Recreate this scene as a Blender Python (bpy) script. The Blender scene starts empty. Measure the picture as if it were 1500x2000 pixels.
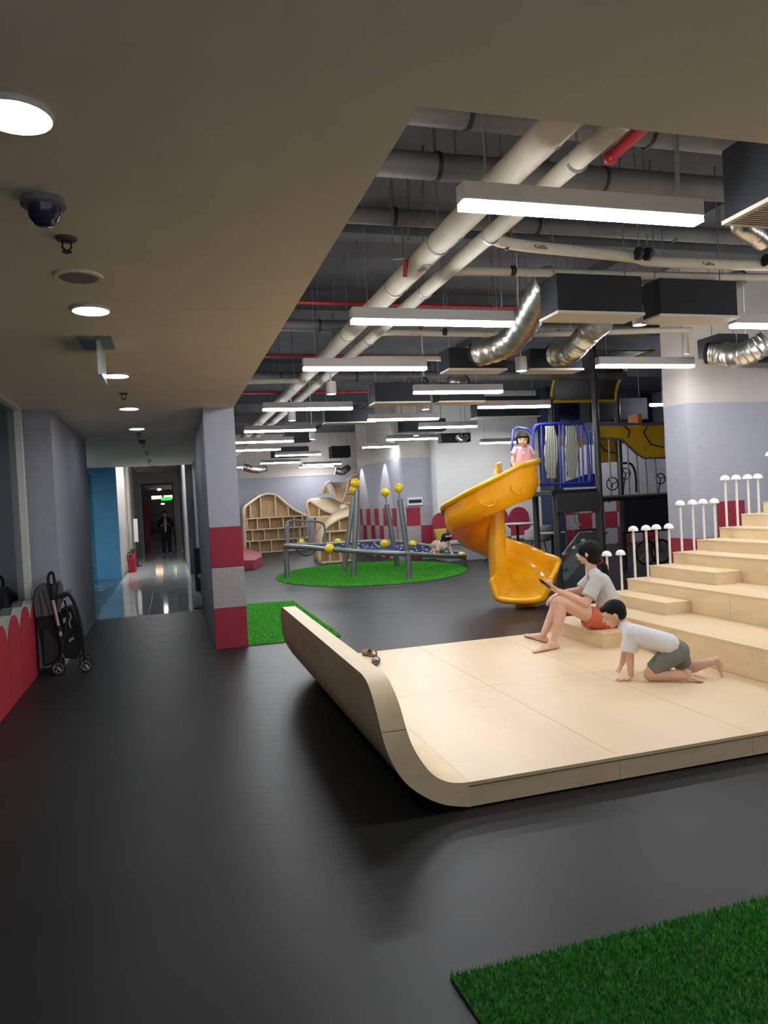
import bpy, bmesh, math, random
from mathutils import Vector, Matrix
random.seed(7)
SC = bpy.context.scene
COL = SC.collection
V = Vector
# ---------------------------------------------------------------- camera
F = 1430.0; CH = 1.6
YAW = math.atan(419/1430.0); ROLL = math.radians(3.03); PITCH = math.atan(-22/1430.0)
_fw0 = V((math.sin(YAW), math.cos(YAW), 0)); _rt0 = V((math.cos(YAW), -math.sin(YAW), 0)); _up0 = V((0, 0, 1))
FW = _fw0*math.cos(PITCH) + _up0*math.sin(PITCH); _up1 = _up0*math.cos(PITCH) - _fw0*math.sin(PITCH)
RT = _rt0*math.cos(ROLL) - _up1*math.sin(ROLL); UP = _up1*math.cos(ROLL) + _rt0*math.sin(ROLL)
cam = bpy.data.objects.new('camera', bpy.data.cameras.new('camera')); COL.objects.link(cam)
cam.data.sensor_fit = 'VERTICAL'; cam.data.sensor_height = 36.0; cam.data.lens = 36.0*F/2000.0
cam.data.clip_start = 0.05; cam.data.clip_end = 200
m = Matrix((RT, UP, -FW)).transposed().to_4x4(); m.translation = V((0, 0, CH)); cam.matrix_world = m
SC.camera = cam
SC.view_settings.view_transform = 'Standard'; SC.view_settings.look = 'None'
SC.view_settings.exposure = 0.0; SC.view_settings.gamma = 1.0; SC.view_settings.use_curve_mapping = False
w = bpy.data.worlds.new('world'); SC.world = w; w.use_nodes = True
w.node_tree.nodes['Background'].inputs[0].default_value = (0.85, 0.9, 1.0, 1)
w.node_tree.nodes['Background'].inputs[1].default_value = 0.9
LAMP = 74.0      # emission of the long lamps
DOWN = 40.0      # emission of the downlight discs
SPOT = 25.0

def at(u, v, x=None, y=None, z=None, pl=None):
    """point of the real place seen at photo pixel (u,v) on a known wall, floor or depth plane"""
    d = FW + RT*((u-750)/F) - UP*((v-1000)/F); c = V((0, 0, CH))
    if pl: t = (pl[2])/(d.x*pl[0] + d.y*pl[1])
    elif z is not None: t = (z-CH)/d.z
    elif y is not None: t = y/d.y
    else: t = x/d.x
    return c + d*t

# ---------------------------------------------------------------- materials
def mat(name, col, rough=0.6, metal=0.0, nscale=0, namt=0.0, bump=0.0, stretch=None, coat=0.0, emit=None, spec=None, col2=None, alpha=None):
    M = bpy.data.materials.new(name); M.use_nodes = True; nt = M.node_tree; b = nt.nodes['Principled BSDF']
    c = (*col, 1)
    b.inputs['Base Color'].default_value = c; b.inputs['Roughness'].default_value = rough; b.inputs['Metallic'].default_value = metal
    if coat: b.inputs['Coat Weight'].default_value = coat; b.inputs['Coat Roughness'].default_value = 0.08
    if spec is not None: b.inputs['Specular IOR Level'].default_value = spec
    if nscale:
        tc = nt.nodes.new('ShaderNodeTexCoord'); mp = nt.nodes.new('ShaderNodeMapping'); nz = nt.nodes.new('ShaderNodeTexNoise')
        nt.links.new(tc.outputs['Object'], mp.inputs[0]); nt.links.new(mp.outputs[0], nz.inputs['Vector'])
        if stretch: mp.inputs['Scale'].default_value = stretch
        nz.inputs['Scale'].default_value = nscale; nz.inputs['Detail'].default_value = 6
        rp = nt.nodes.new('ShaderNodeValToRGB')
        c2 = col2 or tuple(min(1, q*(1+namt)) for q in col); c1 = tuple(q*(1-namt) for q in col)
        rp.color_ramp.elements[0].position = 0.3; rp.color_ramp.elements[1].position = 0.7
        rp.color_ramp.elements[0].color = (*c1, 1); rp.color_ramp.elements[1].color = (*c2, 1)
        nt.links.new(nz.outputs['Fac'], rp.inputs[0]); nt.links.new(rp.outputs[0], b.inputs['Base Color'])
        if bump:
            bp = nt.nodes.new('ShaderNodeBump'); bp.inputs['Strength'].default_value = bump; bp.inputs['Distance'].default_value = 0.01
            nt.links.new(nz.outputs['Fac'], bp.inputs['Height']); nt.links.new(bp.outputs[0], b.inputs['Normal'])
    if emit:
        b.inputs['Emission Color'].default_value = (*emit[0], 1); b.inputs['Emission Strength'].default_value = emit[1]
    return M
def glassmat(name, tint, refl=0.12):
    M = bpy.data.materials.new(name); M.use_nodes = True; nt = M.node_tree; nt.nodes.clear()
    o = nt.nodes.new('ShaderNodeOutputMaterial'); mx = nt.nodes.new('ShaderNodeMixShader'); t = nt.nodes.new('ShaderNodeBsdfTransparent'); g = nt.nodes.new('ShaderNodeBsdfGlossy')
    fr = nt.nodes.new('ShaderNodeFresnel'); fr.inputs[0].default_value = 1.5
    t.inputs[0].default_value = (*tint, 1); g.inputs['Roughness'].default_value = 0.03; g.inputs['Color'].default_value = (0.8, 0.9, 0.9, 1)
    nt.links.new(fr.outputs[0], mx.inputs[0]); nt.links.new(t.outputs[0], mx.inputs[1]); nt.links.new(g.outputs[0], mx.inputs[2]); nt.links.new(mx.outputs[0], o.inputs[0])
    return M
WOOD = mat('birch_top', (0.76, 0.58, 0.365), 0.38, nscale=2.2, namt=0.06, stretch=(1, .35, 1))
WOODS = mat('birch_side', (0.80, 0.62, 0.37), 0.5, nscale=3, namt=0.07, stretch=(1, 1, 4))
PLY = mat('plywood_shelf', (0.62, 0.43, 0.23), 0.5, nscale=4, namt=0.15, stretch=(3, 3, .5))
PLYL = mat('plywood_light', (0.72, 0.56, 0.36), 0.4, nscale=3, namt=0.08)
EDGE = mat('edge_line', (0.16, 0.10, 0.05), 0.6)
RUBBER = mat('rubber_floor', (0.022, 0.0215, 0.0205), 0.42, nscale=1.3, namt=0.12, bump=0.02, spec=0.2)
TILE = mat('polished_tile', (0.72, 0.77, 0.78), 0.06, nscale=1.5, namt=0.06)
TEAL = mat('teal_carpet', (0.035, 0.09, 0.11), 0.3, nscale=30, namt=0.2)
WGREY = mat('grey_wall_paint', (0.37, 0.375, 0.43), 0.75, nscale=12, namt=0.03, bump=0.02)
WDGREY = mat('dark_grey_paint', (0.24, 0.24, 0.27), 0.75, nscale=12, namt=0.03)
WBEIGE = mat('warm_white_paint', (0.56, 0.51, 0.46), 0.8, nscale=6, namt=0.03)
WWHITE = mat('white_wall_paint', (0.72, 0.71, 0.70), 0.7, nscale=6, namt=0.02)
CEILM = mat('ceiling_paint', (0.88, 0.775, 0.63), 0.85, nscale=3, namt=0.03)
BLUEW = mat('blue_wall_paint', (0.06, 0.25, 0.43), 0.6, nscale=6, namt=0.04)
SLAB = mat('painted_slab', (0.085, 0.09, 0.10), 0.8, nscale=2, namt=0.25)
REDT = mat('red_wall_felt', (0.30, 0.022, 0.045), 0.85, nscale=40, namt=0.1)
GRYT = mat('grey_wall_felt', (0.36, 0.33, 0.33), 0.85, nscale=40, namt=0.08)
REDP = mat('red_panel', (0.40, 0.02, 0.035), 0.7, nscale=30, namt=0.1)
REDL = mat('red_stage_vinyl', (0.42, 0.05, 0.075), 0.5, nscale=10, namt=0.06)
WAVEE = mat('panel_edge_grey', (0.42, 0.40, 0.37), 0.7)
METW = mat('white_powder_metal', (0.72, 0.68, 0.63), 0.45)
LHOUS = mat('lamp_housing_grey', (0.42, 0.40, 0.39), 0.5)
STEEL = mat('galvanised_post', (0.26, 0.27, 0.27), 0.38, 0.6, nscale=20, namt=0.1)
DPIPE = mat('dark_grey_pipe', (0.13, 0.13, 0.125), 0.55, nscale=4, namt=0.2)
CPIPE = mat('cream_insulation', (0.52, 0.47, 0.38), 0.6, nscale=5, namt=0.1, bump=0.1)
BLACK = mat('black_paint', (0.012, 0.012, 0.014), 0.5)
DUCTB = mat('dark_duct_board', (0.008, 0.010, 0.014), 0.8, nscale=5, namt=0.2)
TOWER = mat('charcoal_post', (0.05, 0.052, 0.05), 0.32, nscale=8, namt=0.1)
TRIMC = mat('cream_grille', (0.60, 0.55, 0.46), 0.5)
FOIL = mat('silver_foil', (0.80, 0.76, 0.70), 0.36, 1.0, nscale=9, namt=0.3, bump=1.0, stretch=(1, 1, 1))
SPIPE = mat('sprinkler_red', (0.38, 0.01, 0.02), 0.4)
YEL = mat('yellow_plastic', (0.95, 0.44, 0.005), 0.22, coat=0.4)
YEL.node_tree.nodes['Principled BSDF'].inputs['Subsurface Weight'].default_value = 0.35
YEL.node_tree.nodes['Principled BSDF'].inputs['Subsurface Radius'].default_value = (1, .45, .05)
YEL.node_tree.nodes['Principled BSDF'].inputs['Subsurface Scale'].default_value = 0.12
YELP = mat('yellow_panel', (0.72, 0.42, 0.01), 0.4)
YBALL = mat('yellow_ball', (0.85, 0.58, 0.02), 0.4)
BLUEP = mat('blue_tube', (0.03, 0.035, 0.26), 0.35)
BLUEB = mat('blue_panel', (0.02, 0.05, 0.38), 0.4)
ROPE = mat('blue_rope', (0.02, 0.06, 0.20), 0.7)
CONN = mat('pale_connector', (0.6, 0.65, 0.75), 0.4)
def woodpanel():
    M = mat('carved_plank', (0.42, 0.43, 0.36), 0.6); nt = M.node_tree; b = nt.nodes['Principled BSDF']
    tc = nt.nodes.new('ShaderNodeTexCoord'); mp = nt.nodes.new('ShaderNodeMapping'); mp.inputs['Scale'].default_value = (1, 1, .13)
    wv = nt.nodes.new('ShaderNodeTexWave'); wv.inputs['Scale'].default_value = 9; wv.inputs['Distortion'].default_value = 5; wv.inputs['Detail'].default_value = 0; wv.inputs['Detail Scale'].default_value = 1.2
    rp = nt.nodes.new('ShaderNodeValToRGB'); rp.color_ramp.elements[0].color = (0.03, 0.035, 0.02, 1); rp.color_ramp.elements[1].color = (0.42, 0.43, 0.36, 1)
    rp.color_ramp.elements[0].position = 0.10; rp.color_ramp.elements[1].position = 0.32
    nt.links.new(tc.outputs['Object'], mp.inputs[0]); nt.links.new(mp.outputs[0], wv.inputs['Vector']); nt.links.new(wv.outputs['Fac'], rp.inputs[0]); nt.links.new(rp.outputs[0], b.inputs['Base Color'])
    return M
PLANK = woodpanel()
SKIN = mat('skin', (0.70, 0.42, 0.30), 0.5, nscale=8, namt=0.06)
SKIN.node_tree.nodes['Principled BSDF'].inputs['Subsurface Weight'].default_value = 0.1
SKIN.node_tree.nodes['Principled BSDF'].inputs['Subsurface Scale'].default_value = 0.01
HAIR = mat('black_hair', (0.009, 0.007, 0.007), 0.65, nscale=60, namt=0.4, stretch=(1, 1, .2), bump=0.4, spec=0.15)
LIPS = mat('lips', (0.42, 0.12, 0.10), 0.5)
EYEW = mat('eye_white', (0.7, 0.68, 0.66), 0.3)
EYEB = mat('eye_dark', (0.015, 0.008, 0.006), 0.2)
TEEG = mat('grey_cotton', (0.50, 0.49, 0.475), 0.85, nscale=14, namt=0.06, bump=0.3)
TEEW = mat('white_cotton', (0.74, 0.72, 0.74), 0.85, nscale=14, namt=0.04, bump=0.3)
SHOR = mat('coral_shorts', (0.55, 0.12, 0.055), 0.8, nscale=14, namt=0.12, bump=0.3)
SHOG = mat('grey_shorts', (0.19, 0.19, 0.18), 0.85, nscale=14, namt=0.1, bump=0.3)
PINK = mat('pink_cotton', (0.70, 0.40, 0.45), 0.85, nscale=25, namt=0.10)
CREAMC = mat('cream_cloth', (0.62, 0.50, 0.40), 0.85, nscale=20, namt=0.1)
DARKC = mat('dark_cloth', (0.010, 0.011, 0.014), 0.9)
STRB = mat('black_fabric', (0.010, 0.010, 0.011), 0.85)
STRG = mat('grey_fabric', (0.12, 0.105, 0.12), 0.8, nscale=20, namt=0.1)
CHROME = mat('bright_metal', (0.55, 0.54, 0.56), 0.25, 0.9)
PALEM = mat('champagne_metal', (0.50, 0.42, 0.40), 0.35, 0.5)
GLASSD = glassmat('green_glass', (0.26, 0.46, 0.42))
NAVY = mat('navy_paint', (0.02, 0.035, 0.09), 0.6)
GLOW = mat('white_glow', (1, 1, 1), 0.5, emit=((0.93, 0.96, 1.0), LAMP))
GLOWD = mat('downlight_glow', (1, 1, 1), 0.5, emit=((0.90, 0.95, 1.0), DOWN))
GLOWS = mat('spot_glow', (1, 1, 1), 0.5, emit=((1.0, 0.96, 0.92), SPOT))
WARMG = mat('warm_glow', (1, .7, .4), 0.5, emit=((1.0, 0.55, 0.25), 4.0))
GREENG = mat('exit_green_glow', (0, .5, .1), 0.5, emit=((0.02, 0.8, 0.12), 1.2))
CORG = mat('added_corridor_glow', (1, 1, 1), 0.5, emit=((0.95, 0.98, 1.0), 200.0))
SIDEG = mat('added_side_glow', (1, 1, 1), 0.5, emit=((0.9, 0.97, 1.0), 45.0))
GLOWDIM = mat('added_dim_glow', (1, 1, 1), 0.5, emit=((0.8, 1.0, 0.95), 30.0))
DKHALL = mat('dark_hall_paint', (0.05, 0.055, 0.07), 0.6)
STAIN = mat('grey_sole', (0.12, 0.11, 0.12), 0.7)
TANS = mat('tan_leather', (0.40, 0.22, 0.11), 0.6)
GREENH = mat('green_hold', (0.0, 0.16, 0.10), 0.4)
ORNGH = mat('orange_hold', (0.5, 0.12, 0.02), 0.4)
GRASSB = mat('turf_backing', (0.03, 0.13, 0.02), 0.9, nscale=60, namt=0.5)
def bladem(name, a, b_):
    M = mat(name, a, 0.65); nt = M.node_tree; b = nt.nodes['Principled BSDF']
    tc = nt.nodes.new('ShaderNodeTexCoord'); nz = nt.nodes.new('ShaderNodeTexNoise'); nz.inputs['Scale'].default_value = 45; nz.inputs['Detail'].default_value = 4
    rp = nt.nodes.new('ShaderNodeValToRGB'); rp.color_ramp.elements[0].color = (*a, 1); rp.color_ramp.elements[1].color = (*b_, 1); rp.color_ramp.elements[0].position = .35; rp.color_ramp.elements[1].position = .65
    nt.links.new(tc.outputs['Object'], nz.inputs['Vector']); nt.links.new(nz.outputs['Fac'], rp.inputs[0]); nt.links.new(rp.outputs[0], b.inputs['Base Color'])
    return M
BLADE = bladem('turf_blades', (0.035, 0.19, 0.02), (0.11, 0.50, 0.065))
BLADEL = bladem('bright_turf_blades', (0.04, 0.30, 0.02), (0.12, 0.62, 0.04))

# ---------------------------------------------------------------- mesh helpers
class MB:
    def __init__(s): s.bm = bmesh.new()
    def v(s, p): return s.bm.verts.new(V(p))
    def f(s, vs):
        try: return s.bm.faces.new(vs)
        except ValueError: return None
    def poly(s, pts): return s.f([s.v(p) for p in pts])
    def box(s, x0, x1, y0, y1, z0, z1):
        p = [s.v((x, y, z)) for z in (z0, z1) for y in (y0, y1) for x in (x0, x1)]
        for a in ((0, 2, 3, 1), (4, 5, 7, 6), (0, 1, 5, 4), (2, 6, 7, 3), (0, 4, 6, 2), (1, 3, 7, 5)): s.f([p[i] for i in a])
        return s
    def obox(s, c, size, ax=(1, 0, 0), ay=(0, 1, 0), az=None):
        ax = V(ax).normalized(); ay = V(ay); ay = (ay - ax*ay.dot(ax)).normalized(); az = ax.cross(ay); c = V(c)
        p = [s.v(c + ax*(size[0]/2*i) + ay*(size[1]/2*j) + az*(size[2]/2*k)) for k in (-1, 1) for j in (-1, 1) for i in (-1, 1)]
        for a in ((0, 2, 3, 1), (4, 5, 7, 6), (0, 1, 5, 4), (2, 6, 7, 3), (0, 4, 6, 2), (1, 3, 7, 5)): s.f([p[i] for i in a])
        return s
    def prism(s, pts, vec):
        vec = V(vec); a = [s.v(p) for p in pts]; b = [s.v(V(p)+vec) for p in pts]; n = len(pts)
        s.f(a[::-1]); s.f(b)
        for i in range(n): s.f([a[i], a[(i+1) % n], b[(i+1) % n], b[i]])
        return s
    def cyl(s, p, q, r, r2=None, seg=14, cap=True):
        p = V(p); q = V(q); r2 = r if r2 is None else r2; d = (q-p)
        if d.length < 1e-6: return s
        d.normalize(); a = d.orthogonal().normalized(); b = d.cross(a); A = []; B = []
        for i in range(seg):
            t = 2*math.pi*i/seg; o = a*math.cos(t) + b*math.sin(t)
            A.append(s.v(p+o*r)); B.append(s.v(q+o*r2))
        for i in range(seg): s.f([A[i], A[(i+1) % seg], B[(i+1) % seg], B[i]])
        if cap: s.f(A[::-1]); s.f(B)
        return s
    def tube(s, pts, r, seg=8, closed=False, cap=True, rs=None):
        pts = [V(p) for p in pts]; n = len(pts); rings = []; pa = None
        for i, p in enumerate(pts):
            if closed: d = pts[(i+1) % n]-pts[i-1]
            else: d = pts[min(i+1, n-1)]-pts[max(i-1, 0)]
            d.normalize()
            if pa is None: a = d.orthogonal().normalized()
            else:
                a = pa - d*pa.dot(d); a = a.normalized() if a.length > 1e-6 else d.orthogonal().normalized()
            pa = a; b = d.cross(a); rr = rs[i] if rs else r
            rings.append([s.v(p + (a*math.cos(2*math.pi*k/seg) + b*math.sin(2*math.pi*k/seg))*rr) for k in range(seg)])
        for i in range(n if closed else n-1):
            A = rings[i]; B = rings[(i+1) % n]
            for k in range(seg): s.f([A[k], A[(k+1) % seg], B[(k+1) % seg], B[k]])
        if not closed and cap: s.f(rings[0][::-1]); s.f(rings[-1])
        return s
    def ball(s, c, r, seg=16, rot=None):
        r = (r, r, r) if not hasattr(r, '__len__') else r; c = V(c); rings = seg//2
        R = rot or Matrix.Identity(3)
        def P(t, ph): return s.v(c + R @ V((r[0]*math.sin(t)*math.cos(ph), r[1]*math.sin(t)*math.sin(ph), r[2]*math.cos(t))))
        top = P(0, 0); bot = P(math.pi, 0)
        rg = [[P(math.pi*i/rings, 2*math.pi*k/seg) for k in range(seg)] for i in range(1, rings)]
        for k in range(seg):
            s.f([top, rg[0][k], rg[0][(k+1) % seg]]); s.f([bot, rg[-1][(k+1) % seg], rg[-1][k]])
        for i in range(len(rg)-1):
            for k in range(seg): s.f([rg[i][k], rg[i+1][k], rg[i+1][(k+1) % seg], rg[i][(k+1) % seg]])
        return s
    def cap(s, p, q, r, r2=None, seg=14):
        r2 = r if r2 is None else r2
        s.cyl(p, q, r, r2, seg); s.ball(p, r, seg); s.ball(q, r2, seg); return s
    def lathe(s, prof, c, seg=24, axis=(0, 0, 1)):
        c = V(c); d = V(axis).normalized(); a = d.orthogonal().normalized(); b = d.cross(a); R = []
        for r, h in prof: R.append([s.v(c + d*h + (a*math.cos(2*math.pi*k/seg) + b*math.sin(2*math.pi*k/seg))*max(r, 1e-4)) for k in range(seg)])
        for i in range(len(R)-1):
            for k in range(seg): s.f([R[i][k], R[i][(k+1) % seg], R[i+1][(k+1) % seg], R[i+1][k]])
        return s
    def grid(s, rows):
        R = [[s.v(p) for p in row] for row in rows]
        for i in range(len(R)-1):
            for k in range(len(R[i])-1): s.f([R[i][k], R[i][k+1], R[i+1][k+1], R[i+1][k]])
        return s
    def build(s, name, m, parent=None, smooth=True, bevel=0, solid=0, sub=0, remesh=0, sm=0, kind=None, origin=None, label=None):
        bmesh.ops.recalc_face_normals(s.bm, faces=s.bm.faces)
        org = V((0, 0, 0))
        if parent is not None:
            q = parent
            while q is not None: org += q.location; q = q.parent
        if origin is None:
            if s.bm.verts and parent is None:
                xs = [v.co.x for v in s.bm.verts]; ys = [v.co.y for v in s.bm.verts]; zs = [v.co.z for v in s.bm.verts]
                o3 = V(((min(xs)+max(xs))/2, (min(ys)+max(ys))/2, min(zs)))
            else: o3 = org
        else: o3 = V(origin)
        for v_ in s.bm.verts: v_.co -= o3
        me = bpy.data.meshes.new(name); s.bm.to_mesh(me); s.bm.free()
        ms = m if isinstance(m, (list, tuple)) else [m]
        for q in ms: me.materials.append(q)
        if remesh:
            t = bpy.data.objects.new('t', me); COL.objects.link(t)
            r = t.modifiers.new('r', 'REMESH'); r.mode = 'VOXEL'; r.voxel_size = remesh
            if sm: k = t.modifiers.new('s', 'SMOOTH'); k.iterations = sm; k.factor = 0.5
            dg = bpy.context.evaluated_depsgraph_get(); me2 = bpy.data.meshes.new_from_object(t.evaluated_get(dg))
            bpy.data.objects.remove(t); me = me2; me.name = name
            if not me.materials: me.materials.append(ms[0])
        ob = bpy.data.objects.new(name, me); COL.objects.link(ob)
        ob.location = o3 - org
        if parent is not None: ob.parent = parent
        if smooth:
            me.polygons.foreach_set('use_smooth', [True]*len(me.polygons))
            try: me.set_sharp_from_angle(angle=math.radians(42))
            except Exception: pass
        if solid: k = ob.modifiers.new('s', 'SOLIDIFY'); k.thickness = solid; k.offset = 0
        if bevel: k = ob.modifiers.new('b', 'BEVEL'); k.width = bevel; k.segments = 2; k.limit_method = 'ANGLE'
        if sub: k = ob.modifiers.new('u', 'SUBSURF'); k.levels = sub; k.render_levels = sub
        if kind: ob['kind'] = kind
        if label: ob['label'] = label
        return ob
def thing(name, label, cat, loc=(0, 0, 0), group=None, parent=None):
    o = bpy.data.objects.new(name, None); COL.objects.link(o); o.empty_display_size = 0.1
    o.location = loc; o['label'] = label; o['category'] = cat
    if group: o['group'] = group
    return o
def tag(o, label, cat, group=None, kind=None):
    o['label'] = label; o['category'] = cat
    if group: o['group'] = group
    if kind: o['kind'] = kind
    return o
def copy_tree(o, loc, label, group=None):
    r = o.copy(); COL.objects.link(r); r.location = loc; r['label'] = label
    if group: r['group'] = group
    for c in list(o.children):
        k = c.copy(); COL.objects.link(k); k.parent = r
        for g in list(c.children):
            d = g.copy(); COL.objects.link(d); d.parent = k
    return r
def struct(name, mb, m, **k):
    return mb.build(name, m, smooth=k.pop('smooth', False), kind='structure', **k)
def arc(c, r, a0, a1, n, f):
    return [f(c[0]+r*math.cos(math.radians(a0+(a1-a0)*i/n)), c[1]+r*math.sin(math.radians(a0+(a1-a0)*i/n))) for i in range(n+1)]
def smoothpts(P, n=6, closed=False):
    P = [V(p) for p in P]; out = []; N = len(P)
    for i in range(N if closed else N-1):
        a = P[(i-1) % N] if closed or i > 0 else P[0]; b = P[i]; c = P[(i+1) % N]; d = P[(i+2) % N] if closed or i+2 < N else P[-1]
        for k in range(n):
            t = k/n; out.append(0.5*((2*b) + (c-a)*t + (2*a-5*b+4*c-d)*t*t + (3*b-a-3*c+d)*t**3))
    if not closed: out.append(P[-1])
    return out

# ================================================================ STRUCTURE
ZC = 2.77; ZS = 4.35
struct('floor', MB().box(-1.5, 14, -4, 12.1, -0.1, 0).box(0.43, 14, 12.1, 30, -0.1, 0), RUBBER)
struct('floor_corridor', MB().box(-1.2, 0.43, 12.1, 60, -0.1, 0), TILE)
struct('floor_side', MB().box(-5, -1.2, 12.1, 60, -0.1, 0).box(-5, -1.5, -4, 12.1, -0.1, 0), TEAL)
# tile joints
mb = MB()
for i in range(24): mb.box(-1.2, 0.43, 12.9+i*0.8, 12.906+i*0.8, 0, 0.0006)
for x in (-0.4, ): mb.box(x, x+.005, 12.1, 31, 0, 0.0006)
struct('trim_1', mb, mat('grout', (0.12, 0.13, 0.13), 0.4))
# rubber seams: thin grooves as slightly raised dark joint lines
mb = MB()
for x, y0, y1 in ((0.60, -1, 7.6), (1.40, -1, 3.3)): mb.box(x, x+0.003, y0, y1, 0, 0.0007)
struct('trim_2', mb, BLACK)
# lowered ceiling with opening
ce = MB(); ce.box(-1.5, 0.78, 2.07, 11.9, ZC, ZS); ce.box(-1.5, 9, -4, 2.07, ZC, ZS)
struct('ceiling', ce, CEILM)
struct('ceiling_corridor', MB().box(-5, 0.78, 11.9, 19.45, ZC+0.02, ZS).box(-1.4, 0.78, 19.45, 31, 3.25, ZS), CEILM)
struct('ceiling_slab', MB().box(0.78, 14, 2.07, 30, ZS, ZS+0.2), SLAB)
# walls left
struct('wall_left', MB().box(-1.5, -1.17, 8.57, 12.05, 0, ZC), [WGREY])
struct('wall_glass_side', MB().box(-5, -4.9, -4, 19.5, 0, ZC), NAVY)
struct('ceiling_glass_side', MB().box(-5, -1.5, -4, 11.9, ZC, ZC+.1), NAVY)
gl = struct('window_1', MB().box(-1.495, -1.483, -2, 8.33, 0.0, ZC), GLASSD)
struct('trim_3', MB().box(-1.5, -1.42, 8.33, 8.40, 0, ZC).box(-1.5, -1.42, -2, 8.33, ZC-0.04, ZC), METW)
# blue stub wall and corridor beyond
struct('wall_blue', MB().box(-1.92, -1.23, 19.5, 19.55, 0, ZC+.4), BLUEW)
struct('wall_corridor_left', MB().box(-1.92, -1.23, 19.56, 24.0, 0, 3.25).box(-3, -1.15, 24.0, 31, 0, 3.25), WBEIGE)
struct('wall_side_room', MB().box(-5, -1.92, 19.5, 19.6, 0, ZC+.2), NAVY)
struct('window_2', MB().box(-1.60, -1.588, 12.6, 17.2, 0.0, 2.5), GLASSD)
hd = thing('door_handle', 'tall pale vertical pull handle on the glass door before the blue wall', 'door handle', (-1.55, 15.6, 0.5))
MB().cyl((-1.55, 15.6, 0.3), (-1.55, 15.6, 1.75), 0.025).build('bar', METW, hd)
for q in (.45, 1.6): MB().cyl((-1.588, 15.6, q), (-1.55, 15.6, q), 0.012).build('bracket', METW, hd)
# far end door wall
struct('wall_back_corridor', MB().box(-3, -1.02, 31, 31.2, 0, 3.25).box(-1.02, 0.20, 31, 31.2, 2.78, 3.25).box(0.20, 0.44, 31, 31.2, 0, 3.25), WBEIGE)
struct('door_1', MB().box(-1.02, -0.95, 30.97, 31.2, 0, 2.78).box(0.16, 0.20, 30.97, 31.2, 0, 2.78).box(-1.02, 0.20, 30.97, 31.2, 2.72, 2.78), NAVY)
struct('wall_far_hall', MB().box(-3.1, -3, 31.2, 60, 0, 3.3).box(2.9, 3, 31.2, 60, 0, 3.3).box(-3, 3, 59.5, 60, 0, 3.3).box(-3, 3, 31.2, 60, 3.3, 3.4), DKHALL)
struct('wall_door_red', MB().box(-0.98, -0.80, 31.5, 31.6, 0, 2.0), REDP)
# pillar block between corridor and play room
struct('wall_pillar', MB().box(0.43, 0.78, 8.60, 12.0, 0, ZS), WGREY)
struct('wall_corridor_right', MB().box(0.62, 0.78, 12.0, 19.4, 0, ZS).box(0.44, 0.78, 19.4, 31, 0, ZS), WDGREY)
for i, m_ in enumerate((REDT, GRYT, REDT)):
    struct('trim_%d' % (4+i), MB().box(0.428+0.004*0, 0.795, 8.575, 8.62, 0.0+0.4667*i, 0.4667*(i+1)-0.003), m_, bevel=0.004)
# right wall beside the staircase
RY = 7.7; RX = 6.26
struct('wall_right', MB().box(RX, 12, RY, RY+0.45, 0, 2.62), WGREY)
struct('wall_right_upper', MB().box(RX, 12, RY, RY+0.45, 2.62, ZS), WBEIGE)
for i in range(6):
    for j in range(3):
        if (i+j) % 2 == 1:
            x0 = RX+0.02+i*0.42 if i else RX
            struct('trim_%d' % (10+i*3+j), MB().box(RX+0.0+i*0.42-0.04, RX+0.42*(i+1)-0.04, RY-0.012, RY, 0.03+0.445*j, 0.03+0.445*(j+1)), REDT)
struct('trim_40', MB().box(RX-0.012, RX, RY, RY+0.45, 0.475, 0.92), REDT)
struct('wall_side_right', MB().box(13.9, 14, -4, 30, 0, ZS), WGREY)
struct('wall_back', MB().box(0.78, 14, 27.9, 28.0, 0, 2.70), WGREY)
struct('wall_back_upper', MB().box(0.78, 14, 27.86, 28.0, 2.70, ZS), WBEIGE)
# curved checker wall
path = [(6.28, 17.0), (5.52, 17.0)] + [(5.52-0.12*math.sin(math.radians(a)), 17.12-0.12*math.cos(math.radians(a))) for a in (30, 60, 90)] + [(5.385, 17.6), (5.36, 18.4), (5.32, 19.2), (5.27, 20.2), (5.30, 20.6), (5.45, 21.1), (5.9, 21.7), (6.7, 22.2), (8, 22.4)]
KS = 1.07
path = [(x*KS, y*KS) for x, y in path]
def wallstrip(path, z0, z1, off=0):
    mb = MB(); rows = []
    for z in (z0, z1): rows.append([(x, y, z) for x, y in path])
    mb.grid(rows); return mb
struct('wall_curved', wallstrip(path, 0, 2.69), WGREY, smooth=True)
struct('wall_curved_upper', wallstrip(path, 2.69, ZS), WBEIGE, smooth=True)
pts = [V((x, y)) for x, y in path]; 
def along(s):
    for i in range(len(pts)-1):
        L = (pts[i+1]-pts[i]).length
        if s <= L: return pts[i].lerp(pts[i+1], s/L), (pts[i+1]-pts[i]).normalized()
        s -= L
    return pts[-1], (pts[-1]-pts[-2]).normalized()
red = MB(); gry = MB()
tw = 0.385
for k in range(17):
    for j in range(3):
        a, d = along(k*tw+.02); b, d2 = along(min((k+1)*tw+.02, 6.6))
        n1 = V((-d.y, d.x))*-0.012; n2 = V((-d2.y, d2.x))*-0.012
        if n1.dot(V((-a.x, -a.y))) < 0: n1 = -n1
        if n2.dot(V((-b.x, -b.y))) < 0: n2 = -n2
        z0, z1 = max(0.005, -.075+0.487*j), -.075+0.487*(j+1)
        tgt = red if (k+j) % 2 else gry
        tgt.poly([(a.x+n1.x, a.y+n1.y, z0), (b.x+n2.x, b.y+n2.y, z0), (b.x+n2.x, b.y+n2.y, z1), (a.x+n1.x, a.y+n1.y, z1)])
struct('trim_41', red, REDT); struct('trim_42', gry, GRYT)
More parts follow.
